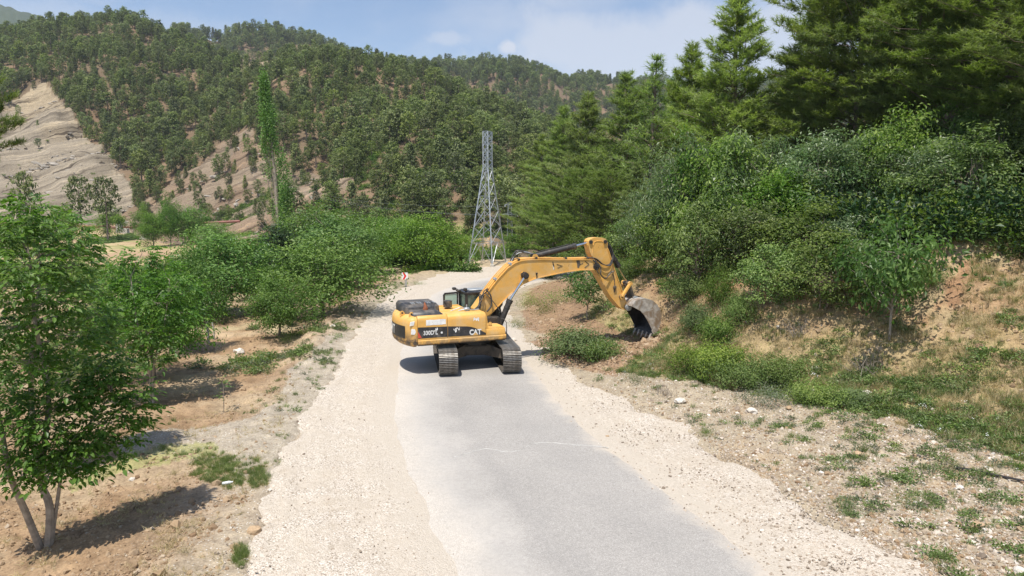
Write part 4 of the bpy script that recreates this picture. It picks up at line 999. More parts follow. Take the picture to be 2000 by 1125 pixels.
# ---- foreground walnuts with leaves one can pick out
def compound_leaf(r, n=7, Ls=.13):
    """a walnut leaf: stalk with pairs of drooping leaflets"""
    V = []; Fs = []; rn = []; ln = .30
    stk = lambda t: np.array([0, ln*t, -.10*t*t])
    def blade(p, d, up_, L_, c):
        d = d/np.linalg.norm(d); s = np.cross(d, up_); s /= np.linalg.norm(s); nrm = np.cross(s, d); o = len(V)
        w_ = L_*.46; t_ = (0, .3, .62, 1)
        V.extend([p, p+d*L_*.35+s*w_*.5+nrm*L_*.05, p+d*L_*.7+s*w_*.36-nrm*L_*.02, p+d*L_-nrm*L_*.14, p+d*L_*.7-s*w_*.36-nrm*L_*.02, p+d*L_*.35-s*w_*.5+nrm*L_*.05,
                  p+d*L_*.35-nrm*L_*.02, p+d*L_*.7-nrm*L_*.07])
        Fs.extend([[o, o+1, o+6], [o+1, o+2, o+7, o+6], [o+2, o+3, o+7], [o, o+6, o+5], [o+6, o+7, o+4, o+5], [o+7, o+3, o+4]]); rn.extend([c]*8)
    for k in range(n//2):
        t = .3+.6*k/(n//2)
        for sg in (-1, 1):
            d = np.array([sg*.9, .5, -.28+r.normal()*.1]); blade(stk(t), d, np.array([r.normal()*.15, 0, 1.]), Ls*(.75+.3*t)*r.uniform(.85, 1.1), np.clip(.35+r.normal()*.18+.2*t, 0, 1))
    blade(stk(1), np.array([0, 1, -.35]), np.array([0, 0, 1.]), Ls*1.2, .5)
    o = len(V); V.extend([np.array([-.004, 0, 0]), np.array([.004, 0, 0]), stk(1)]); Fs.append([o, o+1, o+2]); rn.extend([.4]*3)
    return np.array(V), Fs, np.array(rn)
CLV = [compound_leaf(np.random.default_rng(600+i)) for i in range(6)]
CLM = [raw_mesh('leaf', V, Fq, m_walnut, False, {'tone': r_}) for V, Fq, r_ in CLV]
def walnut(base, stems, clusters, seed, label, n_parts, per=15, lsc=1.0):
    """stems: list of point lists (world); clusters: (x,y,z,radius)"""
    r = np.random.default_rng(seed); base = np.array(base, float); e = empty('walnut_tree', base)
    b = MB(); S = []
    for st, r0 in stems:
        st = np.array(st, float)-base; b.tube(catmull(st, 4), np.linspace(r0, r0*.3, (len(st)-1)*4+1), 8); S.append(catmull(st, 4))
    allp = np.concatenate(S); C = np.array(clusters, float); C[:, :3] -= base
    Ms = []
    for c in C:
        d = np.linalg.norm((allp-c[:3])*[1, 1, 1.0], axis=1)+np.where(allp[:, 2] > c[2], 2, 0); j = d.argmin()
        limb(b, allp[j], c[:3], .018, .006, r, 5, .09, 5)
        m = int(per*(c[3]/.5)**1.7)
        for q in range(m):
            dr = unit(r.normal(size=3)*np.array([1, 1, .8])+[0, 0, .15]); p = c[:3]+dr*c[3]*r.uniform(.35, 1)*np.array([1, 1, .8])
            if r.random() < .12: limb(b, c[:3], p, .006, .003, r, 3, .08, 2)
            az = math.atan2(dr[1], dr[0])-math.pi/2+r.normal()*.6; el = r.uniform(-.45, .35)+.5*max(0, dr[2])
            Ms.append((p, Matrix.Translation(Vector(p)) @ Matrix.Rotation(az, 4, 'Z') @ Matrix.Rotation(el, 4, 'X') @ Matrix.Rotation(r.normal()*.35, 4, 'Y') @ Matrix.Scale(lsc*r.uniform(.75, 1.2), 4)))
    b.build('trunk', m_barkl, e)
    cam_ = np.array([0, 0, CH])-base; Ms.sort(key=lambda t: np.linalg.norm(t[0]-cam_))
    for p, M in Ms[:n_parts]:
        o = link('leaf', CLM[r.integers(0, 6)], e); o.matrix_local = M
    V = []; Fs = []; rn = []; o = 0
    for p, M in Ms[n_parts:]:
        v, f, rr = CLV[r.integers(0, 6)]; A = np.array(M); V.append(v @ A[:3, :3].T+A[:3, 3]); Fs += [[i+o for i in ff] for ff in f]; rn.append(np.clip(rr+r.normal()*.12, 0, 1)); o += len(v)
    if V:
        c = link('foliage', raw_mesh('foliage', np.concatenate(V), Fs, m_walnut, False, {'tone': np.concatenate(rn)}), e); c['kind'] = 'stuff'
    return tag(e, label, 'walnut tree', 'walnut trees of the orchard')
def pt(u, v, Y):
    _, ry, rz = ray(u, v); a = (u-1000)/F; k = Y/ry; return (a*k, Y, CH+rz*k)
rw = np.random.default_rng(5)
def cl_px(L_): return [(*pt(u, v, Y), rad) for u, v, Y, rad in L_]
bx, by, bz = at(92, 13.4, 1045)
A_ = [(35, 440, 12.9, .5), (110, 450, 13.2, .5), (-20, 470, 12.5, .5), (60, 520, 12.6, .55), (140, 520, 13.3, .5), (-10, 560, 12.4, .55), (90, 590, 12.8, .55), (165, 600, 13.6, .5), (20, 640, 12.6, .55),
      (-40, 660, 12.6, .5), (120, 660, 13.4, .5), (50, 710, 12.8, .5), (175, 770, 13.6, .48), (225, 770, 13.9, .45), (120, 790, 13.3, .5), (245, 820, 14.1, .4), (200, 830, 13.5, .45), (150, 850, 13.2, .45), (60, 800, 13.0, .5),
      (90, 860, 13.1, .42), (30, 880, 12.9, .42), (120, 910, 13.0, .36), (-10, 780, 12.7, .5), (10, 930, 12.8, .3), (75, 930, 13.0, .28), (190, 720, 13.9, .45), (225, 700, 14.2, .36), (215, 880, 13.6, .34), (160, 900, 13.3, .34), (60, 400, 13.0, .34), (150, 475, 13.6, .32), (60, 895, 12.9, .4), (112, 880, 13.1, .42), (150, 915, 13.3, .34), (30, 835, 12.7, .45), (185, 870, 13.5, .38), (240, 855, 14.0, .34), (262, 800, 14.2, .36), (205, 745, 13.8, .42), (255, 760, 14.1, .38), (95, 820, 12.9, .42), (135, 740, 13.3, .46)]
walnut((bx, by, bz-.05), [([(bx, by, bz-.1), pt(97, 990, 13.4), pt(80, 940, 13.4), pt(88, 860, 13.3), pt(95, 760, 13.2), pt(70, 640, 13.0), pt(60, 520, 12.9)], .085),
                          ([(bx-.15, by, bz-.1), pt(50, 1000, 13.2), pt(20, 930, 13.0), pt(5, 850, 12.9), pt(-20, 700, 12.7), pt(-10, 560, 12.6)], .075),
                          ([(bx+.05, by, bz-.05), pt(112, 980, 13.5), pt(128, 900, 13.5), pt(180, 820, 13.6), pt(220, 770, 13.9)], .045)],
       cl_px(A_), 1, 'nearest walnut tree with large leaves and three bare stems at the lower left', 300, 62)
bx, by, bz = at(60, 17.5, 800)
B_ = [(130, 470, 17.5, .55), (60, 430, 17.4, .6), (100, 425, 17, .4), (140, 560, 18, .5), (0, 480, 17, .6), (120, 560, 17.3, .6), (180, 620, 18.4, .45), (170, 650, 18, .55), (80, 640, 17.4, .6), (20, 590, 17.2, .6),
      (195, 670, 18.6, .4), (60, 720, 17.4, .55), (140, 700, 17.8, .5), (10, 700, 17.2, .6), (150, 500, 17.8, .4), (20, 760, 17.3, .5)]
walnut((bx, by, bz-.05), [([(bx, by, bz-.1), pt(60, 740, 17.5), pt(70, 620, 17.5), pt(80, 500, 17.5)], .08)], cl_px(B_), 2, 'taller walnut tree directly behind the nearest one at the left edge', 120, 55, 1.15)
bx, by, bz = at(293, 23.8, 772)
C_ = [(255, 560, 24, .62), (230, 520, 24.2, .5), (300, 590, 23.8, .62), (340, 560, 24.5, .6), (230, 620, 23.6, .62), (290, 650, 23.4, .6), (360, 610, 24.4, .55), (330, 660, 23.8, .5), (250, 680, 23.4, .5), (305, 700, 23.4, .42),
      (210, 570, 23.8, .55), (275, 500, 24.6, .5), (190, 640, 23.4, .5), (320, 520, 25, .5), (370, 570, 25, .45)]
walnut((bx, by, bz-.05), [([(bx, by, bz-.1), pt(292, 720, 23.8), pt(270, 640, 23.8), pt(255, 540, 24)], .06), ([(bx+.1, by, bz-.1), pt(300, 720, 23.8), pt(320, 640, 24), pt(330, 560, 24.4)], .05)],
       cl_px(C_), 3, 'walnut tree on twin grey stems whose shadow lies on the ploughed soil', 60, 62, 1.2)
# sapling
bx, by, bz = at(436, 23.2, 792)
walnut((bx, by, bz), [([(bx, by, bz-.1), pt(437, 765, 23.2), pt(434, 742, 23.2)], .018)], cl_px([(434, 742, 23.2, .16), (437, 756, 23.2, .13), (433, 772, 23.2, .12)]), 4, 'knee high walnut sapling standing alone on bare soil', 30, 70, .45)
#@@NEXT
# ================================================================== excavator (x forward, y left, z up, metres)
EXC = empty('excavator', (-1.66, 29.4, .03), R(21))
tag(EXC, 'dusty yellow tracked excavator standing across the road with its bucket digging the bank', 'excavator')
def part(b, name, mat, parent=EXC, smooth=True, **k): return b.build(name, mat, parent, smooth, **k)
def text(name, s, size, mat, M, parent, ext=.006, sx_=1.0, bold=.0):
    cu = bpy.data.curves.new(name, 'FONT'); cu.body = s; cu.size = size; cu.extrude = ext; cu.align_x = 'LEFT'; cu.offset = bold; cu.resolution_u = 3
    o = bpy.data.objects.new(name+'_tmp', cu); COL.objects.link(o)
    bpy.context.view_layer.update()
    me = bpy.data.meshes.new_from_object(o.evaluated_get(bpy.context.evaluated_depsgraph_get())); me.name = name
    COL.objects.unlink(o); bpy.data.objects.remove(o)
    me.materials.clear(); me.materials.append(mat)
    q = link(name, me, parent); q.matrix_local = M @ Matrix.Diagonal((sx_, 1, 1, 1)); return q
def face_y(x, y, z):       # text plane facing -y, reading along +x
    return Matrix.Translation((x, y, z)) @ Matrix.Rotation(math.pi/2, 4, 'X')

# ---- undercarriage
def rrect(x0, x1, z0, z1, r, n=4):
    P = []
    for cx, cz, a0 in ((x1-r, z1-r, 0), (x0+r, z1-r, 90), (x0+r, z0+r, 180), (x1-r, z0+r, 270)):
        for k in range(n+1): a = R(a0+90*k/n); P.append((cx+r*math.cos(a), cz+r*math.sin(a)))
    return P
TRA = R(78.5)     # the tracks point along the road
b = MB()
b.box(-.75, .75, -.75, .75, .48, .92, c=.06)
for sx1 in (-1, 1):
    for sy1 in (-1, 1):
        b.loft([[(sx1*.35-.3*1, sy1*.4, .45), (sx1*.35+.3, sy1*.4, .45), (sx1*.35+.3, sy1*.4, .95), (sx1*.35-.3, sy1*.4, .95)],
                [(sx1*1.05-.28, sy1*1.12, .42), (sx1*1.05+.28, sy1*1.12, .42), (sx1*1.05+.28, sy1*1.12, .78), (sx1*1.05-.28, sy1*1.12, .78)]])
part(b, 'car_body', m_under).rotation_euler = (0, 0, TRA)
b = MB(); b.cyl((0, 0, .90), (0, 0, 1.20), .72, 28); part(b, 'swing_bearing', m_dark, EXC)
shoeb = MB()
PIT = .2; shoeb.box(-.097, .097, -.38, .38, -.014, .014)
for xx in (-.075, -.005, .065): shoeb.box(xx-.009, xx+.012, -.378, .378, .012, .044 if xx < 0 else .036)
for yy in (-.12, .08): shoeb.box(-.04, .03, yy, yy+.06, .0145, .0165)
shoe_me = shoeb.mesh('track_shoe', [m_plate, m_shoe]); shoe_me.polygons.foreach_set('material_index', [0]*6+[1]*18+[0]*(len(shoe_me.polygons)-24))
RT_, HL, ZC = .475, 1.98, .53
per = 4*HL+2*math.pi*RT_; ns = int(round(per/PIT))
def loop(s):
    s %= per
    if s < 2*HL: return -HL+s, ZC+RT_+(.0 if True else 0)-.035*math.sin(math.pi*s/(2*HL)), math.pi*0
    s -= 2*HL
    if s < math.pi*RT_: a = math.pi/2-s/RT_; return HL+RT_*math.cos(a), ZC+RT_*math.sin(a), a-math.pi/2
    s -= math.pi*RT_
    if s < 2*HL: return HL-s, ZC-RT_, math.pi
    s -= 2*HL; a = -math.pi/2-s/RT_; return -HL+RT_*math.cos(a), ZC+RT_*math.sin(a), a-math.pi/2
for side in (-1, 1):
    yc = side*1.295
    b = MB(); b.box(-1.75, 1.75, yc-.16, yc+.16, .28, .72, c=.04); b.box(-1.2, 1.2, yc-.22, yc+.22, .42, .62, c=.03)
    tk = part(b, 'track', m_under)
    tk.rotation_euler = (0, 0, TRA)
    for k in range(ns):
        x, z, a = loop(k*per/ns); o = link('track_shoe', shoe_me, tk, (x, yc, z), (0, -a, 0))
    b = MB(); pp_ = [loop(i*per/72) for i in range(72)]
    ring = lambda y: [((x*.985), y, ZC+(z-ZC)*.90) for x, z, a in pp_]
    b.loft([ring(yc-.11), ring(yc+.11)], cap=False); part(b, 'track_chain', m_dark, tk)
    for nm, xx, rr in (('sprocket', -HL, .40), ('idler', HL, .40)):
        b = MB()
        pl = []
        for i in range(42):
            a = i*2*math.pi/42; q = rr*(1 if (nm == 'idler' or i % 2) else .9); pl.append((xx+q*math.cos(a), ZC+q*math.sin(a)))
        b.prism(pl, yc-.06, yc+.06); b.cyl((xx, yc-.24, ZC), (xx, yc+.24, ZC), .21, 20); part(b, nm, m_under, tk)
    for i in range(8):
        b = MB(); xx = -1.45+i*.415; b.cyl((xx, yc-.17, .2), (xx, yc+.17, .2), .11, 12); part(b, 'roller', m_under, tk)
    for xx in (-.7, .8):
        b = MB(); b.cyl((xx, yc-.14, .86), (xx, yc+.14, .86), .08, 12); part(b, 'carrier_roller', m_under, tk)

# ---- upper structure
b = MB(); b.box(-2.84, .93, -1.42, 1.42, 1.20, 1.40, c=.02); b.box(-1.2, 1.12, -.42, .42, 1.18, 1.5, c=.03)
part(b, 'frame', m_dark)
b = MB(); b.loft([[(x, y, z) for y, z in [(-1.38, 1.25), (-1.485, 1.25), (-1.53, 1.30), (-1.53, 1.42), (-1.49, 1.465), (-1.38, 1.465)]] for x in (-2.845, .93)])
part(b, 'side_skirt', m_yelb)
b = MB(); b.loft([[(x, y, z) for y, z in [(1.38, 1.25), (1.485, 1.25), (1.53, 1.30), (1.53, 1.42), (1.49, 1.465), (1.38, 1.465)]] for x in (-2.845, 1.2)])
part(b, 'side_skirt', m_yelb)
def cwplan(ins, xf=-2.86):
    P = [(xf, -1.5+ins)]
    Rr = 3.52-ins; yc_ = 1.5-ins
    c0 = (-2.92, -1.5+ins)
    # near corner arc, rear arc of the tail radius, far corner arc
    rc = .42
    a_end = math.asin((yc_-rc*.55)/Rr)
    rear = [(-Rr*math.cos(a), Rr*math.sin(a)) for a in np.linspace(-a_end, a_end, 13)]
    x0, y0 = rear[0]
    for t in (.25, .5, .75):
        # quadratic corner
        p0, p1, p2 = np.array((-2.95, -yc_)), np.array((x0+.10, -yc_)), np.array(rear[0]); q = (1-t)**2*p0+2*t*(1-t)*p1+t*t*p2
        P.append(tuple(q))
    P.insert(1, (-2.95, -yc_)); P += rear
    x1, y1 = rear[-1]
    for t in (.25, .5, .75):
        p0, p1, p2 = np.array(rear[-1]), np.array((x1+.10, yc_)), np.array((-2.95, yc_)); P.append(tuple((1-t)**2*p0+2*t*(1-t)*p1+t*t*p2))
    P += [(-2.95, yc_), (xf, yc_)]
    return P
b = MB(); b.loft([[(x, y, z) for x, y in cwplan(i)] for z, i in ((1.14, .30), (1.19, .16), (1.30, .04), (1.42, .0), (2.10, .0), (2.26, .03), (2.35, .10), (2.41, .22), (2.43, .34))])
cw = part(b, 'counterweight', m_yelcw)
b = MB()      # recessed line between upper and lower counterweight and the cast pocket
b.loft([[(x, y, z) for x, y in cwplan(-.004)] for z in (1.385, 1.40)], cap=False); part(b, 'seam', m_dark, cw)
for xx, yy in ((-3.30, -.72), (-3.02, -1.18)):
    b = MB(); pl = [(-.11, 0), (.11, 0), (.095, .10), (.05, .17), (0, .19), (-.05, .17), (-.095, .10)]
    hole = [(.035*math.cos(a), .10+.035*math.sin(a)) for a in np.linspace(0, 6.283, 9)[:-1]]
    b.prism([(xx+a, 2.39+c) for a, c in pl], yy-.03, yy+.03); b2 = part(b, 'lifting_lug', m_yel, cw)
    b = MB(); b.cyl((xx, yy-.034, 2.49), (xx, yy+.034, 2.49), .04, 10); part(b, 'lug_hole', m_dark, b2) if False else b.build('lug_hole', m_dark, cw)
# rear logo panel follows the arc of the tail
def arcp(a, z, off): return (-(3.52+off)*math.cos(a), (3.52+off)*math.sin(a), z)
b = MB(); aa = np.linspace(R(-20.5), R(20.5), 15)
V = [arcp(a, z, .006) for a in aa for z in (1.52, 2.02)]
b.add(V, [(2*i, 2*i+2, 2*i+3, 2*i+1) for i in range(14)]); rear_panel = part(b, 'logo_panel', m_blk, cw)
def arc_text(s, a0, size, z, name, mat, parent, rad):
    """letters wrapped on the tail arc (reading left to right seen from behind)"""
    for i, ch in enumerate(s):
        a = a0-i*size*.78/3.52
        p = Vector((-(rad)*math.cos(a), rad*math.sin(a), z)); nrm = Vector((-math.cos(a), math.sin(a), 0)); rt_ = Vector((-math.sin(a), -math.cos(a), 0))
        M = Matrix(((rt_.x, 0, nrm.x, p.x), (rt_.y, 0, nrm.y, p.y), (0, 1, nrm.z, p.z), (0, 0, 0, 1)))
        text('letter', ch, size, mat, M, parent, .004, 1, .012)
arc_text('CAT', R(13), .5, 1.60, 'letter', m_letter, cw, 3.53)
arc_text('CAT', R(-9), .5, 1.60, 'letter', m_letter, cw, 3.53) if False else None

# right side doors: rounded shoulder panels, seams between them
def shoulder(x0, x1, s=-1):
    pr = [(-1.5, 1.475), (-1.5, 2.20), (-1.488, 2.30), (-1.45, 2.37), (-1.38, 2.415), (-1.28, 2.43), (-1.1, 2.435), (-1.1, 1.475)]
    e = .012
    return [[(x, -s*(y+(e if k in (0, 3) else 0))*1.0 if s > 0 else y+(e if k in (0, 3) else 0), z) for y, z in pr] for k, x in enumerate((x0, x0+e, x1-e, x1))]
for x0, x1, nm in ((-2.845, -1.615, 'engine_door'), (-1.60, .045, 'engine_door')):
    b = MB(); b.loft(shoulder(x0, x1)); dr = part(b, nm, m_yel)
for x0, x1 in ((-2.845, -1.7), (-1.68, -.35)):
    b = MB(); b.loft([[(x, -y, z) for x, y, z in r_] for r_ in shoulder(x0, x1)]); part(b, 'side_door', m_yel)
# black swoosh panels on the doors
def polyface(poly, y): return MB().prism(poly, y, y+.004)
cur = [(-.78, 1.905), (-.6, 1.875), (-.42, 1.81), (-.26, 1.735), (-.08, 1.64), (.035, 1.575)]
b = MB(); b.prism([(-2.84, 1.53), (-1.62, 1.53), (-1.62, 1.955), (-2.84, 1.985)], -1.5055, -1.5); p1 = part(b, 'black_panel', m_blk, smooth=False)
b = MB(); b.prism([(-1.595, 1.53), (.035, 1.50)]+cur[::-1]+[(-1.595, 1.955)], -1.5055, -1.5); p2 = part(b, 'black_panel', m_blk, smooth=False)
b = MB(); b.prism([(-2.84, 1.55), (-2.68, 1.55), (-2.84, 1.82)], -1.509, -1.5058); part(b, 'red_stripe', m_red, p1, smooth=False)
text('model_number', '330D L', .24, m_letter, face_y(-2.62, -1.5075, 1.66), p1, .002, .82, .006)
b = MB(); b.prism(rrect(-1.96, -1.76, 1.63, 1.83, .03), -1.512, -1.5058); lt = part(b, 'latch', m_dark, p1)
b = MB(); b.prism(rrect(-1.90, -1.82, 1.68, 1.76, .02), -1.516, -1.5125); part(b, 'latch_handle', m_letter, p1)
text('logo', 'CAT', .30, m_letter, face_y(-.68, -1.5075, 1.545), p2, .002, .86, .012)
b = MB(); b.prism([(-.55, 1.515), (-.29, 1.512), (-.42, 1.635)], -1.512, -1.5105); part(b, 'logo_triangle', m_yel, p2, smooth=False)
# torn stickers and white label
rs_ = random.Random(4)
def torn(x0, x1, z0, z1, n, parent, y=-1.5035, mat=m_white, sk=.02):
    b = MB(); top = []; bot = []
    for i in range(n+1):
        t = i/n; top.append((x0+(x1-x0)*t, z1-rs_.random()*(z1-z0)*sk)); bot.append((x0+(x1-x0)*t, z0+rs_.random()*(z1-z0)*sk))
    b.prism(top+bot[::-1], y-.002, y+.001); return part(b, 'sticker', mat, parent, smooth=False)
torn(-2.50, -1.68, 2.07, 2.33, 8, EXC, -1.502, sk=.06) if False else torn(-2.50, -1.68, 2.04, 2.275, 8, EXC, -1.502, sk=.08)
torn(-.50, -.26, 2.08, 2.30, 6, EXC, -1.502, sk=.5)
torn(-2.20, -2.06, 1.70, 1.93, 5, p1, -1.508, sk=.7); torn(-2.12, -2.02, 1.76, 1.95, 3, p1, -1.508, sk=.6)
torn(-1.36, -1.10, 1.74, 1.93, 7, p2, -1.508, sk=.75); torn(-1.30, -1.22, 1.62, 1.9, 3, p2, -1.508, sk=.6)
for (a0, a1, z0, z1) in ((-23.6, -22.2, 1.0, 1.0),): pass
b = MB(); b.prism([(-3.17, 2.06), (-3.0, 2.08), (-2.97, 2.24), (-3.14, 2.22)], -1.504, -1.47); part(b, 'sticker', m_white, cw, smooth=False)
b = MB(); b.prism([(-3.12, 1.72), (-2.98, 1.70), (-2.92, 1.80), (-2.96, 1.92), (-3.1, 1.93)], -1.504, -1.45); part(b, 'sticker', m_white, cw, smooth=False)

# top decks
b = MB(); b.box(-2.86, .05, -1.12, -.45, 2.36, 2.425, c=.01); b.box(-1.7, -.3, -.45, 1.15, 2.25, 2.40, c=.02); b.box(-2.86, -1.7, -.5, 1.15, 2.30, 2.42)
part(b, 'top_deck', m_yel)
b = MB(); b.box(-1.0, -.25, .45, 1.42, 1.4, 2.28, c=.02); b.box(-.3, .9, -.85, -.43, 1.4, 2.1, c=.03); b.box(-.4, .2, -.9, -.42, 1.4, 2.3, c=.02)
part(b, 'bulkhead', m_dark)
# engine hood, front block then louvred block
b = MB()
def hoodring(x0, x1, y0, y1, z): return [(x0, y0, z), (x1, y0, z), (x1, y1, z), (x0, y1, z)]
b.loft([[(-3.02, -1.22, 2.42), (-2.94, -1.31, 2.42), (-1.75, -1.31, 2.42), (-1.70, -1.25, 2.42), (-1.70, -.4, 2.42), (-3.02, -.4, 2.42)],
        [(-3.02, -1.16, 2.53), (-2.92, -1.25, 2.53), (-1.84, -1.25, 2.50), (-1.80, -1.20, 2.50), (-1.80, -.4, 2.53), (-3.02, -.4, 2.53)],
        [(-2.96, -1.05, 2.60), (-2.87, -1.13, 2.60), (-2.02, -1.10, 2.58), (-1.98, -1.05, 2.58), (-1.95, -.4, 2.60), (-2.96, -.4, 2.60)]])
hood = part(b, 'engine_hood', m_hood)
b = MB()
b.loft([[(-3.22, -.55, 2.40), (-3.10, -.72, 2.40), (-1.85, -.72, 2.40), (-1.68, -.55, 2.40), (-1.68, .95, 2.40), (-3.22, .95, 2.40)],
        [(-3.22, -.50, 2.68), (-3.10, -.66, 2.68), (-1.88, -.66, 2.68), (-1.70, -.50, 2.68), (-1.70, .95, 2.68), (-3.22, .95, 2.68)],
        [(-3.14, -.40, 2.80), (-3.05, -.50, 2.80), (-1.95, -.50, 2.80), (-1.80, -.40, 2.80), (-1.80, .90, 2.80), (-3.14, .90, 2.80)]])
gr = part(b, 'grille_hood', m_hood)
for i in range(11):
    x = -2.92+i*.094+(.1 if i > 5 else 0)
    b = MB(); b.bar((x, -.50, 2.812), (x, -.10, 2.812), .045, .03); part(b, 'louvre', m_galv2 if i % 3 else m_hood, gr)
b = MB(); b.cyl((-2.36, -.86, 2.58), (-2.36, -.86, 2.66), .10, 14); b.tube([(-2.36, -.86, 2.64), (-2.36, -.86, 2.70), (-2.40, -.86, 2.90)], [.095, .085, .02], 12)
part(b, 'exhaust_stack', m_rust)
b = MB(); b.cyl((-1.08, .35, 2.38), (-1.08, .35, 2.50), .11, 16); b.cyl((-1.08, .35, 2.47), (-1.08, .35, 2.76), .19, 20); part(b, 'air_precleaner', m_hood)
# handrail and front step box
b = MB(); b.loft([[(x, y, z) for y, z in [(-1.50, 1.475), (-1.50, 1.66), (-1.47, 1.735), (-1.40, 1.75), (-.80, 1.75), (-.80, 1.475)]] for x in (.055, .90)]); part(b, 'tool_box', m_yel)
b = MB(); b.loft([[(.10, -1.44, 1.752), (.86, -1.44, 1.752), (.86, -.85, 1.752), (.10, -.85, 1.752)], [(.13, -1.42, 1.83), (.84, -1.42, 1.80), (.84, -.86, 1.80), (.13, -.86, 1.83)], [(.2, -1.36, 1.875), (.72, -1.36, 1.85), (.72, -.9, 1.85), (.2, -.9, 1.875)]])
part(b, 'tool_box_lid', m_yel)
b = MB(); b.tube([(.95, -1.45, 1.25), (.97, -1.47, 1.5), (.96, -1.47, 1.95), (.88, -1.40, 2.10), (.80, -1.25, 2.1), (.8, -1.2, 1.86)], .018, 7); part(b, 'handrail', m_hose)
b = MB(); b.loft([[(.06, -1.46, 1.75), (.16, -1.46, 1.75), (.16, -.9, 1.75), (.06, -.9, 1.75)], [(.06, -1.44, 2.28), (.10, -1.44, 2.28), (.10, -.9, 2.28), (.06, -.9, 2.28)]]); part(b, 'corner_plate', m_yel)
b = MB()
for a in np.linspace(0, 6.283, 13)[:-1]:
    a2 = a+6.283/12; b.bar((.26+.055*math.cos(a), -1.40, 1.93+.055*math.sin(a)), (.26+.055*math.cos(a2), -1.40, 1.93+.055*math.sin(a2)), .05, .035, (0, 1, 0))
part(b, 'tie_ring', m_yel)

# ---- cab
cabx0, cabx1, cy0, cy1 = -.22, 1.48, .46, 1.50
b = MB(); b.box(cabx0, cabx1, cy0, cy1, 1.42, 2.0, c=.03); cab = part(b, 'cab', m_blk)
b = MB()
def post(p0, p1, w_, t_=.07): b.bar(p0, p1, w_, t_, (0, 1, 0))
for yy in (cy0+.04, cy1-.04):
    post((cabx0+.05, yy, 1.95), (cabx0+.03, yy, 2.98), .12); post((.55, yy, 1.95), (.52, yy, 2.98), .06)
    post((cabx1-.02, yy, 1.95), (cabx1-.28, yy, 2.98), .07)
    b.bar((cabx0+.03, yy, 2.97), (cabx1-.28, yy, 2.97), .07, .09); b.bar((cabx0+.03, yy, 2.02), (cabx1-.02, yy, 2.02), .07, .08)
for xx, zz_ in ((cabx0+.035, 2.97), (cabx1-.28, 2.97)): b.bar((xx, cy0, zz_), (xx, cy1, zz_), .08, .09)
b.bar((cabx0+.04, cy0, 2.08), (cabx0+.04, cy1, 2.08), .07, .12)
part(b, 'cab_frame', m_blk, cab)
b = MB(); b.loft([[(cabx0-.04, cy0-.03, 3.0), (cabx1-.24, cy0-.03, 3.0), (cabx1-.24, cy1+.03, 3.0), (cabx0-.04, cy1+.03, 3.0)], [(cabx0-.04, cy0-.03, 3.05), (cabx1-.24, cy0-.03, 3.04), (cabx1-.24, cy1+.03, 3.04), (cabx0-.04, cy1+.03, 3.05)],
                   [(cabx0+.08, cy0+.08, 3.11), (cabx1-.36, cy0+.08, 3.10), (cabx1-.36, cy1-.08, 3.10), (cabx0+.08, cy1-.08, 3.11)]])
part(b, 'cab_roof', m_blk, cab)
b = MB(); b.box(cabx0+.2, cabx1-.5, cy0+.16, cy1-.16, 3.105, 3.145, c=.015); part(b, 'roof_hatch', m_galv2, cab)
def pane(P, n='window', mat=m_glass, par=cab):
    b = MB(); P = [Vector(p) for p in P]; nn = (P[1]-P[0]).cross(P[2]-P[0]).normalized()*.008
    b.loft([[p-nn for p in P], [p+nn for p in P]]); return part(b, n, mat, par, smooth=False)
pane([(cabx0+.10, cy0+.04, 2.06), (.49, cy0+.04, 2.06), (.49, cy0+.04, 2.93), (cabx0+.09, cy0+.04, 2.93)])
pane([(.60, cy0+.04, 2.06), (cabx1-.07, cy0+.04, 2.06), (cabx1-.29, cy0+.04, 2.93), (.57, cy0+.04, 2.93)])
pane([(.60, cy1-.04, 2.06), (cabx1-.07, cy1-.04, 2.06), (cabx1-.29, cy1-.04, 2.93), (.57, cy1-.04, 2.93)])
pane([(cabx0+.04, cy0+.1, 2.15), (cabx0+.04, cy1-.1, 2.15), (cabx0+.04, cy1-.1, 2.92), (cabx0+.04, cy0+.1, 2.92)], 'rear_window')
pane([(cabx1-.03, cy0+.09, 2.06), (cabx1-.03, cy1-.09, 2.06), (cabx1-.28, cy1-.09, 2.93), (cabx1-.28, cy0+.09, 2.93)], 'windscreen')
b = MB(); b.box(.25, .75, .72, 1.22, 1.98, 2.15, c=.04); b.box(.2, .36, .74, 1.2, 2.1, 2.72, c=.05); part(b, 'seat', m_dark, cab)
# open door folded back behind the cab
dx0, dx1, dyy = -.95, -.24, 1.56
b = MB(); pl = rrect(dx0, dx1, 1.5, 2.93, .12); pli = rrect(dx0+.085, dx1-.07, 2.02, 2.86, .06)
b.bar((dx0+.04, dyy, 1.6), (dx0+.04, dyy, 2.84), .08, .05, (0, 1, 0)); b.bar((dx1-.04, dyy, 1.6), (dx1-.04, dyy, 2.9), .07, .05, (0, 1, 0))
b.bar((dx0+.06, dyy, 2.90), (dx1, dyy, 2.93), .05, .08); b.bar((dx0+.01, dyy, 2.82), (dx0+.1, dyy, 2.92), .05, .06); b.box(dx0, dx1, dyy-.025, dyy+.025, 1.5, 2.04)
dr_ = part(b, 'cab_door', m_blk, cab); pane([(dx0+.07, dyy, 2.04), (dx1-.07, dyy, 2.04), (dx1-.07, dyy, 2.87), (dx0+.08, dyy, 2.86)], 'door_window', m_glass2, dr_)
b = MB(); b.box(-.42, -.24, 1.1, 1.35, 3.02, 3.1, c=.02); b.tube([(-.35, 1.2, 3.0), (-.40, 1.2, 3.14), (-.5, 1.2, 3.16)], .02, 6); b.box(-.62, -.45, 1.12, 1.28, 3.1, 3.22, c=.03); part(b, 'work_lamp', m_dark, cab)
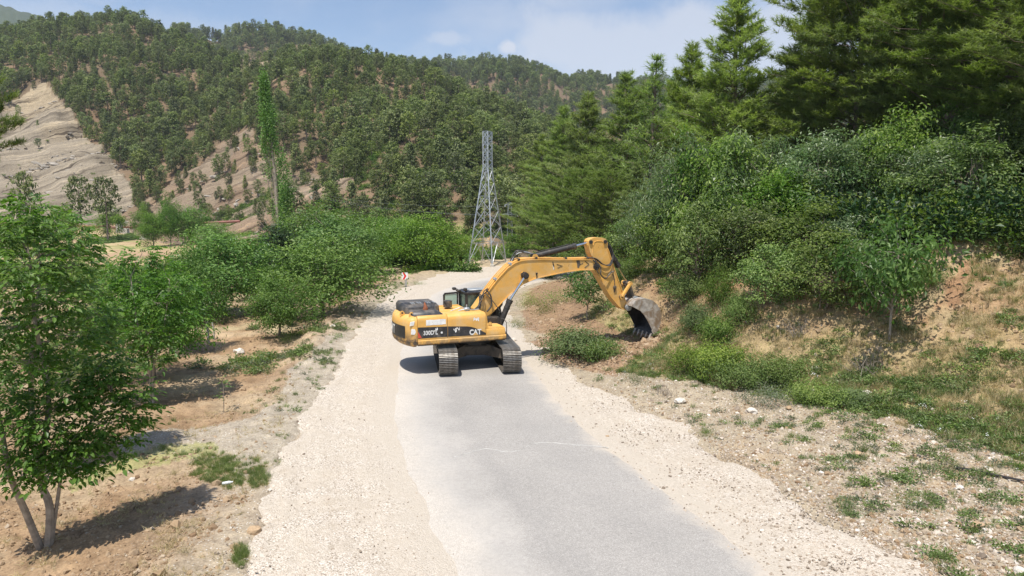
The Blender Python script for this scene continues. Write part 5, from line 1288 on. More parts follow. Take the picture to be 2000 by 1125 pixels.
b = MB(); b.tube([(-.2, .55, 3.05), (-.22, .52, 3.15)], .02, 6); b.box(-.3, -.15, .44, .6, 3.12, 3.25, c=.03); part(b, 'work_lamp', m_dark, cab)
# mirror
b = MB(); b.tube([(cabx1-.3, cy0-.02, 2.9), (cabx1-.2, cy0-.25, 2.95), (cabx1-.15, cy0-.32, 2.75)], .014, 6); b.box(cabx1-.2, cabx1-.12, cy0-.42, cy0-.22, 2.45, 2.78, c=.02); part(b, 'mirror', m_dark, cab)

# ---- boom
top = [(-.04, 2.39), (.39, 2.94), (.96, 3.64), (1.45, 4.13), (1.79, 4.35), (2.09, 4.45), (2.48, 4.475), (3.19, 4.48), (3.8, 4.44), (4.74, 4.42), (5.35, 4.42), (5.68, 4.36), (5.86, 4.20)]
bot = [(5.86, 4.02), (5.70, 3.93), (5.01, 3.94), (4.22, 3.87), (3.5, 3.76), (2.79, 3.64), (2.19, 3.42), (1.84, 3.20), (1.45, 2.89), (.67, 2.17), (.40, 1.75), (.22, 1.62), (.05, 1.72), (-.05, 2.0)]
b = MB(); b.prism(top+bot, -.31, .31); boom = part(b, 'boom', m_yel, smooth=False)
# flanges: top and bottom plates slightly wider than the side plates
b = MB()
for L_ in (top, bot[1:11]):
    for i in range(len(L_)-1):
        (xa, za), (xb, zb) = L_[i], L_[i+1]; b.bar((xa, 0, za), (xb, 0, zb), .70, .035, (0, 1, 0)) if False else b.loft([[(xa, -.345, za-.017), (xa, .345, za-.017), (xa, .345, za+.018), (xa, -.345, za+.018)], [(xb, -.345, zb-.017), (xb, .345, zb-.017), (xb, .345, zb+.018), (xb, -.345, zb+.018)]])
part(b, 'boom_flange', m_yel, boom, smooth=False)
for xs_, zs_, nm in ((5.80, 4.11, 'stick_pin'), (.22, 1.85, 'foot_pin')):
    b = MB(); b.cyl((xs_, -.42, zs_), (xs_, .42, zs_), .13, 16); b.cyl((xs_, -.45, zs_), (xs_, .45, zs_), .07, 12); part(b, nm, m_dark, boom)
b = MB(); b.cyl((2.22, -.62, 3.80), (2.22, .62, 3.80), .085, 14); b.cyl((2.22, -.42, 3.80), (2.22, .42, 3.80), .16, 18); part(b, 'lift_pin', m_dark, boom)
b = MB(); b.prism([(2.05, 3.38), (2.33, 3.48), (2.38, 3.70), (2.30, 3.95), (2.12, 3.95), (2.02, 3.70)], -.35, -.30); b.prism([(2.05, 3.38), (2.33, 3.48), (2.38, 3.70), (2.30, 3.95), (2.12, 3.95), (2.02, 3.70)], .30, .35); part(b, 'pin_boss', m_yel, boom)
b = MB(); b.bar((3.60, -.352, 4.33), (3.66, -.352, 4.14), .012, .03, (1, 0, 0)); b.prism([(3.585, 4.36), (3.63, 4.36), (3.66, 4.12), (3.62, 4.14)], -.318, -.311); part(b, 'dark_slot', m_dark, boom, smooth=False)
b = MB(); b.prism([(3.60, 4.2), (3.635, 4.2), (3.685, 4.02), (3.65, 4.0)], -.318, -.3105); part(b, 'sticker', m_white, boom, smooth=False)
for cxx in (3.95, 5.0):
    b = MB(); s = 1 if cxx < 4.5 else 1
    if cxx < 4.5: b.tube([(3.80, -.316, 4.24), (4.08, -.316, 4.16), (3.84, -.316, 4.08)], .013, 5)
    else: b.tube([(5.22, -.316, 4.34), (5.42, -.316, 4.20), (5.20, -.316, 4.05)], .016, 5); b.tube([(4.96, -.316, 4.20), (5.12, -.316, 4.26)], .012, 5)
    part(b, 'hose_guard', m_dark, boom)
b = MB(); b.prism([(4.77, 4.38), (4.93, 4.40), (5.0, 4.2), (4.9, 4.02), (4.83, 4.06), (4.82, 4.2)], -.3125, -.3105); part(b, 'burnt_patch', m_under, boom, smooth=False)
b = MB(); b.box(2.78, 2.86, -.38, -.30, 3.84, 3.90, c=.01); b.bar((2.82, -.34, 3.65), (2.82, -.34, 3.86), .03, .03); part(b, 'boom_lamp', m_dark, boom)
# hard lines along the back of the boom
tc_ = catmull(np.array(top[:12]), 4)
for k, (off, yy, mt) in enumerate(((.065, -.26, m_yel), (.06, -.17, m_yel), (.075, -.08, m_yel), (.06, .05, m_yel), (.07, .16, m_yel))):
    P = []
    for i in range(4, len(tc_)-(1+4*k % 3)):
        d = tc_[min(i+1, len(tc_)-1)]-tc_[i-1]; d /= np.linalg.norm(d); nx_, nz_ = -d[1], d[0]; P.append((tc_[i][0]+nx_*off, yy, tc_[i][1]+nz_*off))
    b = MB(); b.tube(P, .023, 6); part(b, 'hydraulic_line', mt, boom)
for i in (8, 14, 19, 26, 34, 40):
    d = tc_[i+1]-tc_[i-1]; d /= np.linalg.norm(d); c_ = tc_[i]
    b = MB(); n_ = np.array([-d[1], d[0]]); p_ = c_+n_*.06
    b.loft([[(p_[0]-d[0]*.05-n_[0]*.05, y, p_[1]-d[1]*.05-n_[1]*.05), (p_[0]+d[0]*.05-n_[0]*.05, y, p_[1]+d[1]*.05-n_[1]*.05), (p_[0]+d[0]*.05+n_[0]*.045, y, p_[1]+d[1]*.05+n_[1]*.045), (p_[0]-d[0]*.05+n_[0]*.045, y, p_[1]-d[1]*.05+n_[1]*.045)] for y in (-.31, -.04)])
    part(b, 'line_clamp', m_galv2 if i in (8, 14) else m_dark, boom)
def hose(P, r=.022, par=boom, nm='hose', mt=m_hose):
    b = MB(); q = catmull(np.array(P, float), 6); b.tube([tuple(p) for p in q], r, 6); return part(b, nm, mt, par)
for k in range(4):      # hoses looping from the swivel to the boom foot
    o = k*.09
    hose([(-.35-o*.3, -.55+o, 2.40), (-.1+o, -.5+o*.6, 2.46), (.2, -.42+o, 2.75+o), (.32+o*.4, -.38+o*.5, 3.15-o), (.55+o, -.28+o*.7, 3.28-o*.5)], .024)
hose([(.42, -.40, 3.25), (.62, -.43, 3.0), (.66, -.43, 2.6), (.55, -.41, 2.38), (.45, -.4, 2.3)], .035)
hose([(.40, -.38, 3.1), (.75, -.45, 2.7), (1.02, -.52, 2.3), (1.15, -.55, 2.1)], .02)
hose([(.15, -.40, 2.9), (.3, -.46, 3.1), (.1, -.5, 2.6), (-.05, -.55, 2.45)], .02); hose([(-.9, -.7, 2.45), (-.6, -.8, 2.52), (-.3, -.75, 2.46), (0, -.7, 2.47)], .028, mt=m_galv2)
hose([(-1.2, -.5, 2.42), (-.8, -.6, 2.56), (-.5, -.5, 2.46)], .022, mt=m_galv2)
b = MB(); b.box(-.62, -.42, -.75, -.5, 2.42, 2.56, c=.02); b.tube([(-.52, -.62, 2.5), (-.52, -.62, 2.68)], .03, 8); part(b, 'swivel_joint', m_galv2)
for yy in (-.12, 0, .12):   # hoses over the hump to the stick cylinder
    hose([(1.75, yy, 4.42), (2.0, yy, 4.72+abs(yy)), (2.4, yy*.8, 4.80+yy*.3), (2.78, yy*.6, 4.70)], .026, mt=m_galv2 if yy == 0 else m_hose)
for yy in (-.30, -.24, -.18):  # drop hoses at the boom tip and stick
    hose([(5.35, yy, 4.49), (5.75, yy-.06, 4.45), (6.1, yy-.12, 4.18), (6.5, yy-.1, 4.22+yy*.3), (6.66, yy-.05, 4.6), (6.52, yy+.02, 5.05)], .022)
hose([(5.60, -.36, 4.38), (5.95, -.42, 4.05), (5.98, -.42, 3.70), (6.25, -.38, 3.52), (6.52, -.33, 3.75), (6.72, -.31, 3.82)], .028)
hose([(5.70, -.36, 4.40), (5.82, -.42, 4.1), (5.78, -.42, 3.9), (5.9, -.38, 3.75)], .022)
def cylinder(p0, p1, p2, rb, rr, nm, ys, par=EXC):
    """barrel p0-p1, rod p1-p2"""
    for yy in ys:
        P0, P1, P2 = [Vector((p[0], yy, p[1])) for p in (p0, p1, p2)]; d = (P1-P0).normalized()
        b = MB(); b.tube([P0-d*.02, P0+d*.02, P1], [rb*.9, rb, rb], 16); b.tube([P1-d*.16, P1], [rb*1.16]*2, 16); b.tube([P1-d*.42, P1-d*.36], [rb*1.12]*2, 16); b.cyl(P0+Vector((0, -.13, 0)), P0+Vector((0, .13, 0)), rb*1.05, 14); b.tube([P0+d*.1+Vector((0, 0, rb+.03)), P1-d*.3+Vector((0, 0, rb+.03))], .022, 6)
        o = part(b, nm, m_dark, par)
        b = MB(); b.cyl(P1-d*.02, P2, rr, 14); part(b, 'rod', m_chrome, o)
        b = MB(); b.cyl(P2+Vector((0, -.09, 0)), P2+Vector((0, .09, 0)), rb*1.1, 14); part(b, 'rod_eye', m_dark, o)
cylinder((.93, 1.50), (1.50, 2.78), (2.22, 3.80), .125, .058, 'boom_cylinder', (-.50, .50))
cylinder((2.82, 4.60), (4.88, 5.02), (5.60, 5.17), .125, .06, 'stick_cylinder', (0,))
b = MB(); b.prism([(2.62, 4.46), (3.05, 4.47), (2.90, 4.70), (2.76, 4.70)], -.17, -.13); b.prism([(2.62, 4.46), (3.05, 4.47), (2.90, 4.70), (2.76, 4.70)], .13, .17); part(b, 'cylinder_bracket', m_yel, boom)
# ---- stick
sp = [(5.43, 5.24), (5.50, 5.33), (5.66, 5.385), (5.9, 5.40), (6.15, 5.385), (6.30, 5.34), (6.385, 5.24), (6.41, 5.12), (6.42, 4.88), (6.66, 4.24), (6.90, 3.62), (7.19, 2.93), (7.44, 2.30), (7.56, 2.14), (7.55, 2.02), (7.42, 1.96), (7.24, 2.02), (7.05, 2.16),
      (6.58, 2.68), (6.19, 3.30), (5.94, 3.66), (5.74, 3.86), (5.66, 4.0), (5.68, 4.2), (5.63, 4.50), (5.50, 4.75), (5.42, 5.05)]
b = MB(); b.prism(sp, -.235, .235); stick = part(b, 'stick', m_yel, smooth=False)
b = MB()
bk = sp[8:13]; ft = sp[17:21]
for L_ in (bk, ft):
    for i in range(len(L_)-1):
        (xa, za), (xb, zb) = L_[i], L_[i+1]; b.loft([[(xa-.02, -.27, za), (xa-.02, .27, za), (xa+.02, .27, za), (xa+.02, -.27, za)], [(xb-.02, -.27, zb), (xb-.02, .27, zb), (xb+.02, .27, zb), (xb+.02, -.27, zb)]])
part(b, 'stick_flange', m_yel, stick, smooth=False)
b = MB(); b.tube([(5.62, -.238, 4.55), (5.66, -.238, 5.02), (5.72, -.238, 5.20), (5.82, -.238, 5.24), (6.10, -.238, 5.23), (6.18, -.238, 5.17), (6.22, -.238, 4.95)], .018, 6); part(b, 'weld_rib', m_yel, stick)
for x, z in ((5.53, 5.20), (6.27, 5.20)):
    b = MB(); b.cyl((x, -.30, z), (x, .30, z), .085, 14); part(b, 'pin', m_dark, stick)
b = MB(); b.cyl((5.80, -.33, 4.08), (5.80, .33, 4.08), .17, 18); part(b, 'stick_pivot', m_under, stick)
b = MB(); b.tube([(6.70, -.26, 3.7), (6.78, -.27, 3.45), (6.80, -.27, 3.15)], .02, 6); b.box(6.72, 6.88, -.32, -.24, 3.0, 3.14, c=.02); b.box(6.78, 6.84, -.28, -.24, 2.85, 3.0, c=.01); part(b, 'grease_lines', m_under, stick)
b = MB(); b.cyl((6.63, -.245, 3.72), (6.63, -.235, 3.72), .05, 10); part(b, 'boss', m_yel, stick)
cylinder((6.38, 5.05), (7.08, 3.98), (7.60, 3.20), .115, .055, 'bucket_cylinder', (0,))
# the cylinder stands off the back of the stick
for o in [q for q in EXC.children if q.name.startswith('bucket_cylinder')]: o.location = (.06, 0, .02)
for yy in (-.31, .31):
    b = MB(); b.tube([(7.17, yy, 2.61), (7.60, yy, 3.21)], .085, 8); b.bar((7.17, yy, 2.61), (7.60, yy, 3.21), .07, .19, (0, 1, 0)); b.cyl((7.17, yy-.05, 2.61), (7.17, yy+.05, 2.61), .12, 14); b.cyl((7.60, yy-.05, 3.21), (7.60, yy+.05, 3.21), .11, 14); part(b, 'idler_link', m_yel)
b = MB(); b.bar((7.62, 0, 3.2), (7.84, 0, 2.52), .30, .16, (0, 1, 0)); b.cyl((7.60, -.28, 3.21), (7.60, .28, 3.21), .09, 14); b.cyl((7.85, -.28, 2.5), (7.85, .28, 2.5), .11, 14); part(b, 'bucket_link', m_under)
for x, z in ((7.17, 2.61), (7.47, 2.10)):
    b = MB(); b.cyl((x, -.36, z), (x, .36, z), .07, 12); b.cyl((x, -.345, z), (x, .345, z), .12, 16); part(b, 'link_pin', m_under)

# ---- bucket: side plates, rolled shell, lip with teeth
BW = .80
outer = [(7.40, 2.22), (7.60, 2.46), (7.95, 2.56), (8.25, 2.53), (8.55, 2.42), (8.78, 2.24), (8.94, 2.0), (9.02, 1.72), (9.01, 1.42), (8.93, 1.15), (8.80, .93), (8.66, .80)]
inner = [(8.55, 1.02), (8.42, 1.25), (8.28, 1.50), (8.10, 1.76), (7.89, 1.97), (7.65, 2.10)]
buck = None
for sg in (-1, 1):
    b = MB(); b.prism(outer+inner, sg*BW-.018, sg*BW+.018); o = part(b, 'side_plate', m_bucket if sg < 0 else m_bucketshade, smooth=False)
    if buck is None: buck = o
b = MB()     # shell
oc = catmull(np.array(outer), 3); ins_ = []
cxc, czc = 8.25, 1.75
V = []
for x, z in oc:
    d = np.array([x-cxc, z-czc]); d /= np.linalg.norm(d); V.append(((x, z), (x-d[0]*.03, z-d[1]*.03)))
rings = []
for y in (-BW+.015, BW-.015): rings.append([(a[0], y, a[1]) for a, c in V]+[(c[0], y, c[1]) for a, c in V[::-1]])
b.loft(rings); shell = part(b, 'bucket_shell', [m_bucket, m_bucketshade]); nn_ = len(V)
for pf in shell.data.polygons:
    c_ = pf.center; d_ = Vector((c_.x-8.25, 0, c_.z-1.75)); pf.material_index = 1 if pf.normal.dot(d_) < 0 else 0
b = MB()
for sg in (-1, 1):     # lug plates that take the pins
    for yy in (sg*.36, ): b.prism([(7.36, 2.06), (7.47, 1.96), (7.62, 2.02), (7.75, 2.2), (8.3, 2.52), (8.05, 2.62), (7.93, 2.64), (7.78, 2.58), (7.6, 2.4)], yy-.03, yy+.03)
part(b, 'bucket_ears', m_under, smooth=False)
for yy in (-.40, .40):
    b = MB(); b.cyl((7.47, yy-.06, 2.10), (7.47, yy+.06, 2.10), .15, 18); b.cyl((7.47, yy-.085, 2.10), (7.47, yy+.085, 2.10), .08, 12); part(b, 'bucket_pin', m_galv2)
    b = MB(); b.cyl((7.85, yy-.05, 2.50), (7.85, yy+.05, 2.50), .13, 16); b.cyl((7.85, yy-.07, 2.50), (7.85, yy+.07, 2.50), .06, 12); part(b, 'bucket_pin', m_galv2)
b = MB(); b.loft([[(8.83, y, .98), (8.70, y, 1.02), (8.52, y, .78), (8.56, y, .72)] for y in (-BW, BW)]); part(b, 'bucket_lip', m_bucketshade)
tb = MB(); tb.loft([[(-.06, -.055, .16), (.07, -.055, .16), (.07, .055, .16), (-.06, .055, .16)], [(-.055, -.06, 0), (.06, -.06, 0), (.06, .06, 0), (-.055, .06, 0)], [(-.045, -.05, -.16), (-.02, -.05, -.16), (-.02, .05, -.16), (-.045, .05, -.16)]])
tooth = tb.mesh('tooth', m_bucket)
for i in range(5):
    o = link('tooth', tooth, EXC, (8.53, -BW+.1+i*(2*BW-.2)/4, .70), (0, R(25), 0))
b = MB()
for sg in (-1, 1): b.prism([(8.60, .80), (8.86, 1.02), (8.72, 1.22), (8.50, 1.0)], sg*BW+sg*.02-.012, sg*BW+sg*.02+.012)
part(b, 'side_cutter', m_bucket, smooth=False)

# ================================================================== chevron sign
x, y, z = at(791, 58.3, 560)
sgn = empty('chevron_sign', (x, y, z), R(-8)); tag(sgn, 'white road sign with a red chevron pointing right on two grey posts', 'road sign')
sw = .27; ztop = 1.22; zb_ = .66
b = MB(); b.prism(rrect(-sw, sw, zb_, zb_+.60, .04), -.012, .012); plt = b.build('sign_plate', m_signwhite, sgn, True)
b = MB(); zc = zb_+.30
b.prism([(-.20, zc+.297), (-.03, zc+.297), (.15, zc), (-.03, zc-.297), (-.20, zc-.297), (-.035, zc)], -.0165, -.0125); b.build('chevron', m_signred, plt, False)
for xx in (.02, .12): b = MB(); b.box(xx-.03, xx+.03, .014, .06, -.3, zb_+.5); b.build('post', m_galv, sgn)

# ================================================================== lattice towers
def lattice(name, feet, top_c, top_w, ztop, levels, wleg, wbr, label, mat, waist=None, rzt=0):
    """feet: four ground points; narrows to a waist then runs straight up"""
    feet = [np.array(f, float) for f in feet]; c = sum(feet)/4; e = empty(name, tuple(c)); tag(e, label, 'pylon')
    zw = waist; tw = top_w
    # order of corners round the axis
    ang = [math.atan2(f[1]-c[1], f[0]-c[0]) for f in feet]; feet = [f for _, f in sorted(zip(ang, feet), key=lambda q: q[0])]; ang = sorted(ang)
    def corner(i, z):
        f = feet[i]-c; t = np.clip((z-f[2])/(zw-f[2]), 0, 1); tp = np.array([math.cos(ang[i]), math.sin(ang[i])])*tw*.707
        q = f[:2]*(1-t)+tp*t; return np.array([q[0], q[1], z])
    for i in range(4):
        b = MB(); p0 = corner(i, feet[i][2]-c[2]-.3 if False else -0.35); b.bar(corner(i, -.3), corner(i, zw), wleg, wleg); b.bar(corner(i, zw), corner(i, ztop), wleg*.85, wleg*.85); b.build('leg', mat, e, False)
        b = MB(); q = corner(i, 0); b.box(q[0]-.22, q[0]+.22, q[1]-.22, q[1]+.22, -.4, .05, c=.03); b.build('footing', m_conc, e)
    def seg(p, q, w_=wbr, nm='brace'):
        b = MB(); b.bar(p, q, w_, w_*.7); b.build(nm, mat, e, False)
    for a, z0, z1, kind in levels:
        for i in range(4):
            j = (i+1) % 4; A0, B0, A1, B1 = corner(i, z0), corner(j, z0), corner(i, z1), corner(j, z1)
            if kind == 'X':
                off = .02*(i-1.5); seg(A0, B1); seg(B0+[0, 0, .03], A1)
            elif kind == 'K':
                M_ = (A1+B1)/2; seg(A0, M_, wbr*1.15); seg(B0, M_, wbr*1.15); seg(A0*.5+M_*.5, (A0+A1)/2, wbr*.7); seg(B0*.5+M_*.5, (B0+B1)/2, wbr*.7)
            elif kind == 'Z':
                seg(A0, (A1+B1)/2); seg(B0, (A1+B1)/2)
            if a: seg(A1, B1, wbr, 'girt')
        if a == 2:
            m_ = [(corner(i, z1)+corner((i+1) % 4, z1))/2 for i in range(4)]
            for i in range(4): seg(m_[i]+[0, 0, .04], m_[(i+1) % 4]+[0, 0, .04], wbr*.8, 'girt')
    return e
def foot(u, v, z=.25):
    rx, ry, rz = ray(u, v); k = (z-CH)/rz; return (rx*k, ry*k, z)
ft_ = [foot(914, 516), foot(961.5, 517), foot(989, 511), foot(942, 507)]
zt = hgt(np.mean([f[1] for f in ft_]), 257, .25)
def zv(v): return hgt(np.mean([f[1] for f in ft_]), v, .25)
w1 = zv(332)
lv = [(2, 0, zv(474), 'K'), (0, zv(474), zv(443), 'X'), (0, zv(443), zv(412), 'X'), (1, zv(412), zv(383), 'X'), (0, zv(383), zv(357), 'X'), (1, zv(357), w1, 'X')]
n_ = 5
for k in range(n_): lv.append((1 if k in (1, 3, 4) else 0, w1+(zt-w1)*k/n_, w1+(zt-w1)*(k+1)/n_, 'X'))
tw_ = lattice('lattice_tower', ft_, None, .95, zt, lv, .115, .055, 'tall galvanised lattice tower without arms standing at the bend of the road', m_galv, waist=w1)
# three stub cross members seen at mid height
Yp = 112; xq, yq, zq = at(996, Yp); zq = -1.5
zz2 = lambda v: CH+Yp*tz(v)-zq
ph = zz2(397); hw_ = .42
fts = [(xq-hw_*1.3, yq-hw_*1.3, zq), (xq+hw_*1.3, yq-hw_*1.3, zq), (xq+hw_*1.3, yq+hw_*1.3, zq), (xq-hw_*1.3, yq+hw_*1.3, zq)]
pl = lattice('lattice_pole', fts, None, .55, ph, [(1 if k % 3 == 2 else 0, ph*k/9, ph*(k+1)/9, 'X') for k in range(9)], .09, .045, 'small lattice power pole with two short cross arms behind the tall tower', m_galv2, waist=ph*.97)
for v, hw2 in ((400, .85), (419, 1.35)):
    b = MB(); zc = zz2(v); b.bar((-hw2, 0, zc), (hw2, 0, zc), .1, .1); b.bar((-hw2, 0, zc), (0, 0, zc+.35), .06, .06); b.bar((hw2, 0, zc), (0, 0, zc+.35), .06, .06); arm = b.build('cross_arm', m_galv2, pl, False)
    for s in (-1, 1):
        b = MB(); b.tube([(s*hw2*.93, 0, zc-.05), (s*hw2*.93, 0, zc-.3)], .07, 8); b.build('insulator', m_signwhite, arm)
# power lines off the small pole across the valley
for k, (v, dxx) in enumerate(((419, -1.25), (419, 1.25), (400, -.8))):
    p0 = np.array((xq+dxx, yq, CH+Yp*tz(v)-.3)); p1 = np.array((-95, 235+6*k, 22.)); P = []
    for i in range(25):
        t = i/24; q = p0*(1-t)+p1*t; q[2] -= 4.5*math.sin(math.pi*t); P.append(tuple(q))
    b = MB(); b.tube(P, .009, 4); tag(b.build('power_line', m_galv2), 'thin power line strung from the small lattice pole over the valley', 'power line', 'power lines of the small pole')

# ================================================================== pipe across the valley, posts, stakes
Yq = 225.
def vz(v, Y=Yq): return CH+Y*tz(v)
xs4 = [sx(u)*Yq for u in (-260, 60, 235, 372, 472)]; zs4 = [vz(v) for v in (430, 436, 445, 437, 432)]
b = MB(); b.tube([(xs4[i], Yq, zs4[i]) for i in range(5)], .42, 10); pipe = tag(b.build('water_pipe', m_pipe), 'long rusty red pipe carried across the far side of the field', 'pipe')
for i, u in enumerate((60, 372)):
    x = sx(u)*Yq; z = tzat(x, Yq); b = MB(); b.box(x-.5, x+.5, Yq-.5, Yq+.5, z-1, vz(437)-.4, c=.05); b.build('pipe_support', m_conc, pipe)
x = sx(237)*(Yq-3); z = tzat(x, Yq-3); b = MB(); b.box(x-.8, x+.7, Yq-3.8, Yq-2.2, z-1, vz(433, Yq-3), c=.06)
tag(b.build('concrete_post', m_conc), 'pale concrete pier under the low point of the red pipe', 'pier')
b = MB(); x = sx(243)*(Yq-4); b.box(x-.2, x+2.2, Yq-5.6, Yq-4, z-1, vz(446, Yq-4), c=.06); tag(b.build('concrete_block', m_conc), 'low concrete block beside the pier of the red pipe', 'block')
rk = random.Random(11)
for i, (u, v, Y, h, r_, lab) in enumerate(((407, 663, 35.0, 1.22, .07, 'thick pale wooden stake among the cut brush by the ploughed soil'), (417, 648, 36.4, .95, .045, 'thin pale stake just right of the thick stake'), (341, 672, 32.5, .62, .05, 'short pale stake at the foot of the middle walnut tree'), (384, 640, 38, .8, .03, 'thin leaning stake left of the thick stake'))):
    x, y, z = at(u, Y, v); b = MB(); b.tube([(0, 0, -.2), (rk.uniform(-.04, .04), 0, h*.5), (rk.uniform(-.12, .02), 0, h)], [r_, r_*.95, r_*.85], 7)
    tag(b.build('wooden_stake', m_wood, loc=(x, y, z)), lab, 'stake')
# bottle on the grass
x, y, z = at(434, 16.2, 948)
b = MB(); b.tube([(0, 0, 0), (.02, 0, 0), (.17, 0, .0), (.22, 0, .0), (.25, 0, 0)], [.03, .042, .042, .02, .018], 10)
tag(b.build('plastic_bottle', m_bag, loc=(x, y, z+.05), rot=(0, R(-4), R(20))), 'crumpled clear plastic bottle lying by the green grass', 'bottle')
# irrigation pipe on the right bank
P = []
for u, v in ((1868, 917), (1895, 921), (1930, 929), (1965, 936), (2010, 946)):
    Y = 15.9
    for _ in range(12):
        xx = sx(u, v)*Y; Y = Y+((CH+Y*tz(v))-tzat(xx, Y))*1.6
        Y = min(max(Y, 12), 24)
    P.append((sx(u, v)*Y, Y, tzat(sx(u, v)*Y, Y)+.05))
b = MB(); b.tube([tuple(p) for p in catmull(np.array(P), 4)], .028, 7); tag(b.build('irrigation_pipe', m_hosepipe), 'thin black irrigation pipe lying on the rubble at the right', 'pipe')
#@@NEXT2
# ================================================================== near ground: stones, clods, grass, weeds, bushes
def rockmesh(seed, mat, flat=.7, lv=1, nm='stone'):
    import bmesh
    r = np.random.default_rng(seed); bm = bmesh.new(); bmesh.ops.create_icosphere(bm, subdivisions=lv, radius=1)
    k = r.uniform(.6, 1.1, 3)
    for v in bm.verts:
        q = 1+.30*r.normal()*(.6 if lv > 1 else 1)*.7; v.co = Vector((v.co.x*k[0]*q, v.co.y*k[1]*q, v.co.z*flat*k[2]*q))
    me = bpy.data.meshes.new(nm); bm.to_mesh(me); bm.free(); me.materials.append(mat); return me
stones = [rockmesh(i, m_stone) for i in range(5)]; clods = [rockmesh(20+i, m_clod, .8) for i in range(5)]
rs3 = np.random.default_rng(31)
def sample(n, y0, y1, smin=-.85, smax=.85, p=1.0):
    """points spread evenly over the picture's ground: denser close by"""
    t = rs3.random(n); y = 1/((1-t)/y0**p+t/y1**p)**(1/p) if p > 0 else y0+(y1-y0)*t
    s = rs3.uniform(smin, smax, n); x = s*y; d, lo, ro = roadinfo(x, y)
    gw = np.interp(y, [10, 19, 23, 27, 31, 40, 80], [7.2, 6.0, 4.2, 2.0, 1.0, .8, .8])
    return x, y, d, -d-lo, d-ro, d-ro-gw
def zon(x, y): return terrain(x, y)
# loose stones on the gravel shoulders
x, y, d, le, re, s = sample(60000, 9.8, 42); m = (np.abs(d) > 2.6) & (le < .5) & (re < .5)
m &= rs3.random(len(x)) < np.where(d > 0, .8, .16)*np.where(np.abs(d) < 3.4, .35, 1)
zz = np.maximum(zon(x, y), .0+.005)
scatter('loose_gravel', np.stack([x, y, zz], 1)[m], (rs3.gamma(3, .0042, m.sum())+.006)*np.where(d[m] > 0, 1.25, 1), stones, 1, .5, label='loose pale gravel on the road shoulders')
# rubble strip on the right
x, y, d, le, re, s = sample(70000, 9.8, 48, .15, .85); m = (re > -.1) & (s < 1.2) & (rs3.random(len(x)) < .9)
zz = zon(x, y); sz = rs3.gamma(1.6, .012, len(x))+.010
scatter('rubble_stones', np.stack([x, y, zz], 1)[m], np.clip(sz[m], 0, .12), stones+clods[:3], 2, .5, label='rubble of pale stones and clods beside the gravel')
# clods of the ploughed orchard soil and of the dug bank
x, y, d, le, re, s = sample(90000, 9.8, 60, -.85, .3); m = (le > .1) & (d < 0)
u_, v_ = project(np.stack([x, y, zon(x, y)], 1)); tr = inpoly(u_, v_, TRACK); m &= ~(tr & (rs3.random(len(x)) < .6)); m &= rs3.random(len(x)) < np.clip(.22+.8*fbm(x/1.5, y/1.5, 3), .05, .8)
sz = rs3.gamma(1.3, .017, len(x))+.008
scatter('soil_clods', np.stack([x, y, zon(x, y)], 1)[m], np.clip(sz[m], 0, .17), clods, 3, .5, label='crumbled clods of ploughed brown soil')
x, y, d, le, re, s = sample(60000, 12, 62, .0, .85); zz = zon(x, y); u_, v_ = project(np.stack([x, y, zz], 1))
m = (re > 0) & (inpoly(u_, v_, DUG1) | inpoly(u_, v_, DUG2) | ((s > 3) & (rs3.random(len(x)) < .22)))
scatter('bank_clods', np.stack([x, y, zz], 1)[m], np.clip(rs3.gamma(1.8, .022, m.sum())+.015, 0, .2), clods, 4, .5, label='reddish clods dug from the bank')

xa = rs3.normal(6.0, 1.5, 500); ya = rs3.normal(31.6, 1.0, 500)
scatter('fresh_spoil', np.stack([xa, ya, zon(xa, ya)], 1), np.clip(rs3.gamma(1.5, .045, 500)+.02, 0, .3), clods, 41, .6, label='fresh spoil fallen round the bucket')
def tuft(seed, n, h, wd, spreadr, mat, lean=.5, nm='grass'):
    r = np.random.default_rng(seed); V = []; Fs = []; rn = []
    for i in range(n):
        a = r.uniform(0, 6.28); q = abs(r.normal())*spreadr*.5; p = np.array([math.cos(a)*q, math.sin(a)*q, -.02]); d = np.array([math.cos(a+r.normal()*.6)*lean*r.random(), math.sin(a+r.normal()*.6)*lean*r.random(), 1.]); L_ = h*r.uniform(.5, 1.15)
        s = np.cross(d, r.normal(size=3)); s /= np.linalg.norm(s); m = p+d*L_*.5; e = p+d*L_*.95+np.array([d[0], d[1], -.35])*L_*.25
        o = len(V); V += [p-s*wd/2, p+s*wd/2, m+s*wd*.4, e, m-s*wd*.4]; Fs += [[o, o+1, o+2, o+4], [o+4, o+2, o+3]]; rn += [r.random()]*5
    return raw_mesh(nm, np.array(V), Fs, mat, False, {'tone': np.array(rn)})
def weed(seed, n, h, rad, leaf, mat, Wd=.45, nm='weed'):
    r = np.random.default_rng(seed); P = r.normal(size=(n, 3))*np.array([rad, rad, h*.45])*.55; P[:, 2] = np.abs(P[:, 2])+.02
    D = unit(P*[1, 1, .4]+r.normal(size=(n, 3))*rad*.5+[0, 0, .02]); V, Fq, rn = leaves(P, D, unit(r.normal(size=(n, 3))*.5+[0, 0, 1]), leaf*r.uniform(.6, 1.3, n), Wd, np.clip(r.normal(.5, .25, n), 0, 1))
    return crown_mesh(nm, V, Fq, rn, mat)
gt = [tuft(i, 46, .22, .007, .14, m_grass) for i in range(3)]; dt = [tuft(10+i, 40, .30, .007, .16, m_straw, .7) for i in range(3)]
dl = [tuft(14+i, 30, .12, .008, .2, m_straw, 1.6) for i in range(2)]
wd_ = [weed(20+i, 90, .22, .20, .075, m_weed) for i in range(3)]; wg = [weed(30+i, 70, .14, .16, .06, m_weedg) for i in range(2)]; wr = [weed(40, 60, .2, .12, .05, m_redw)]
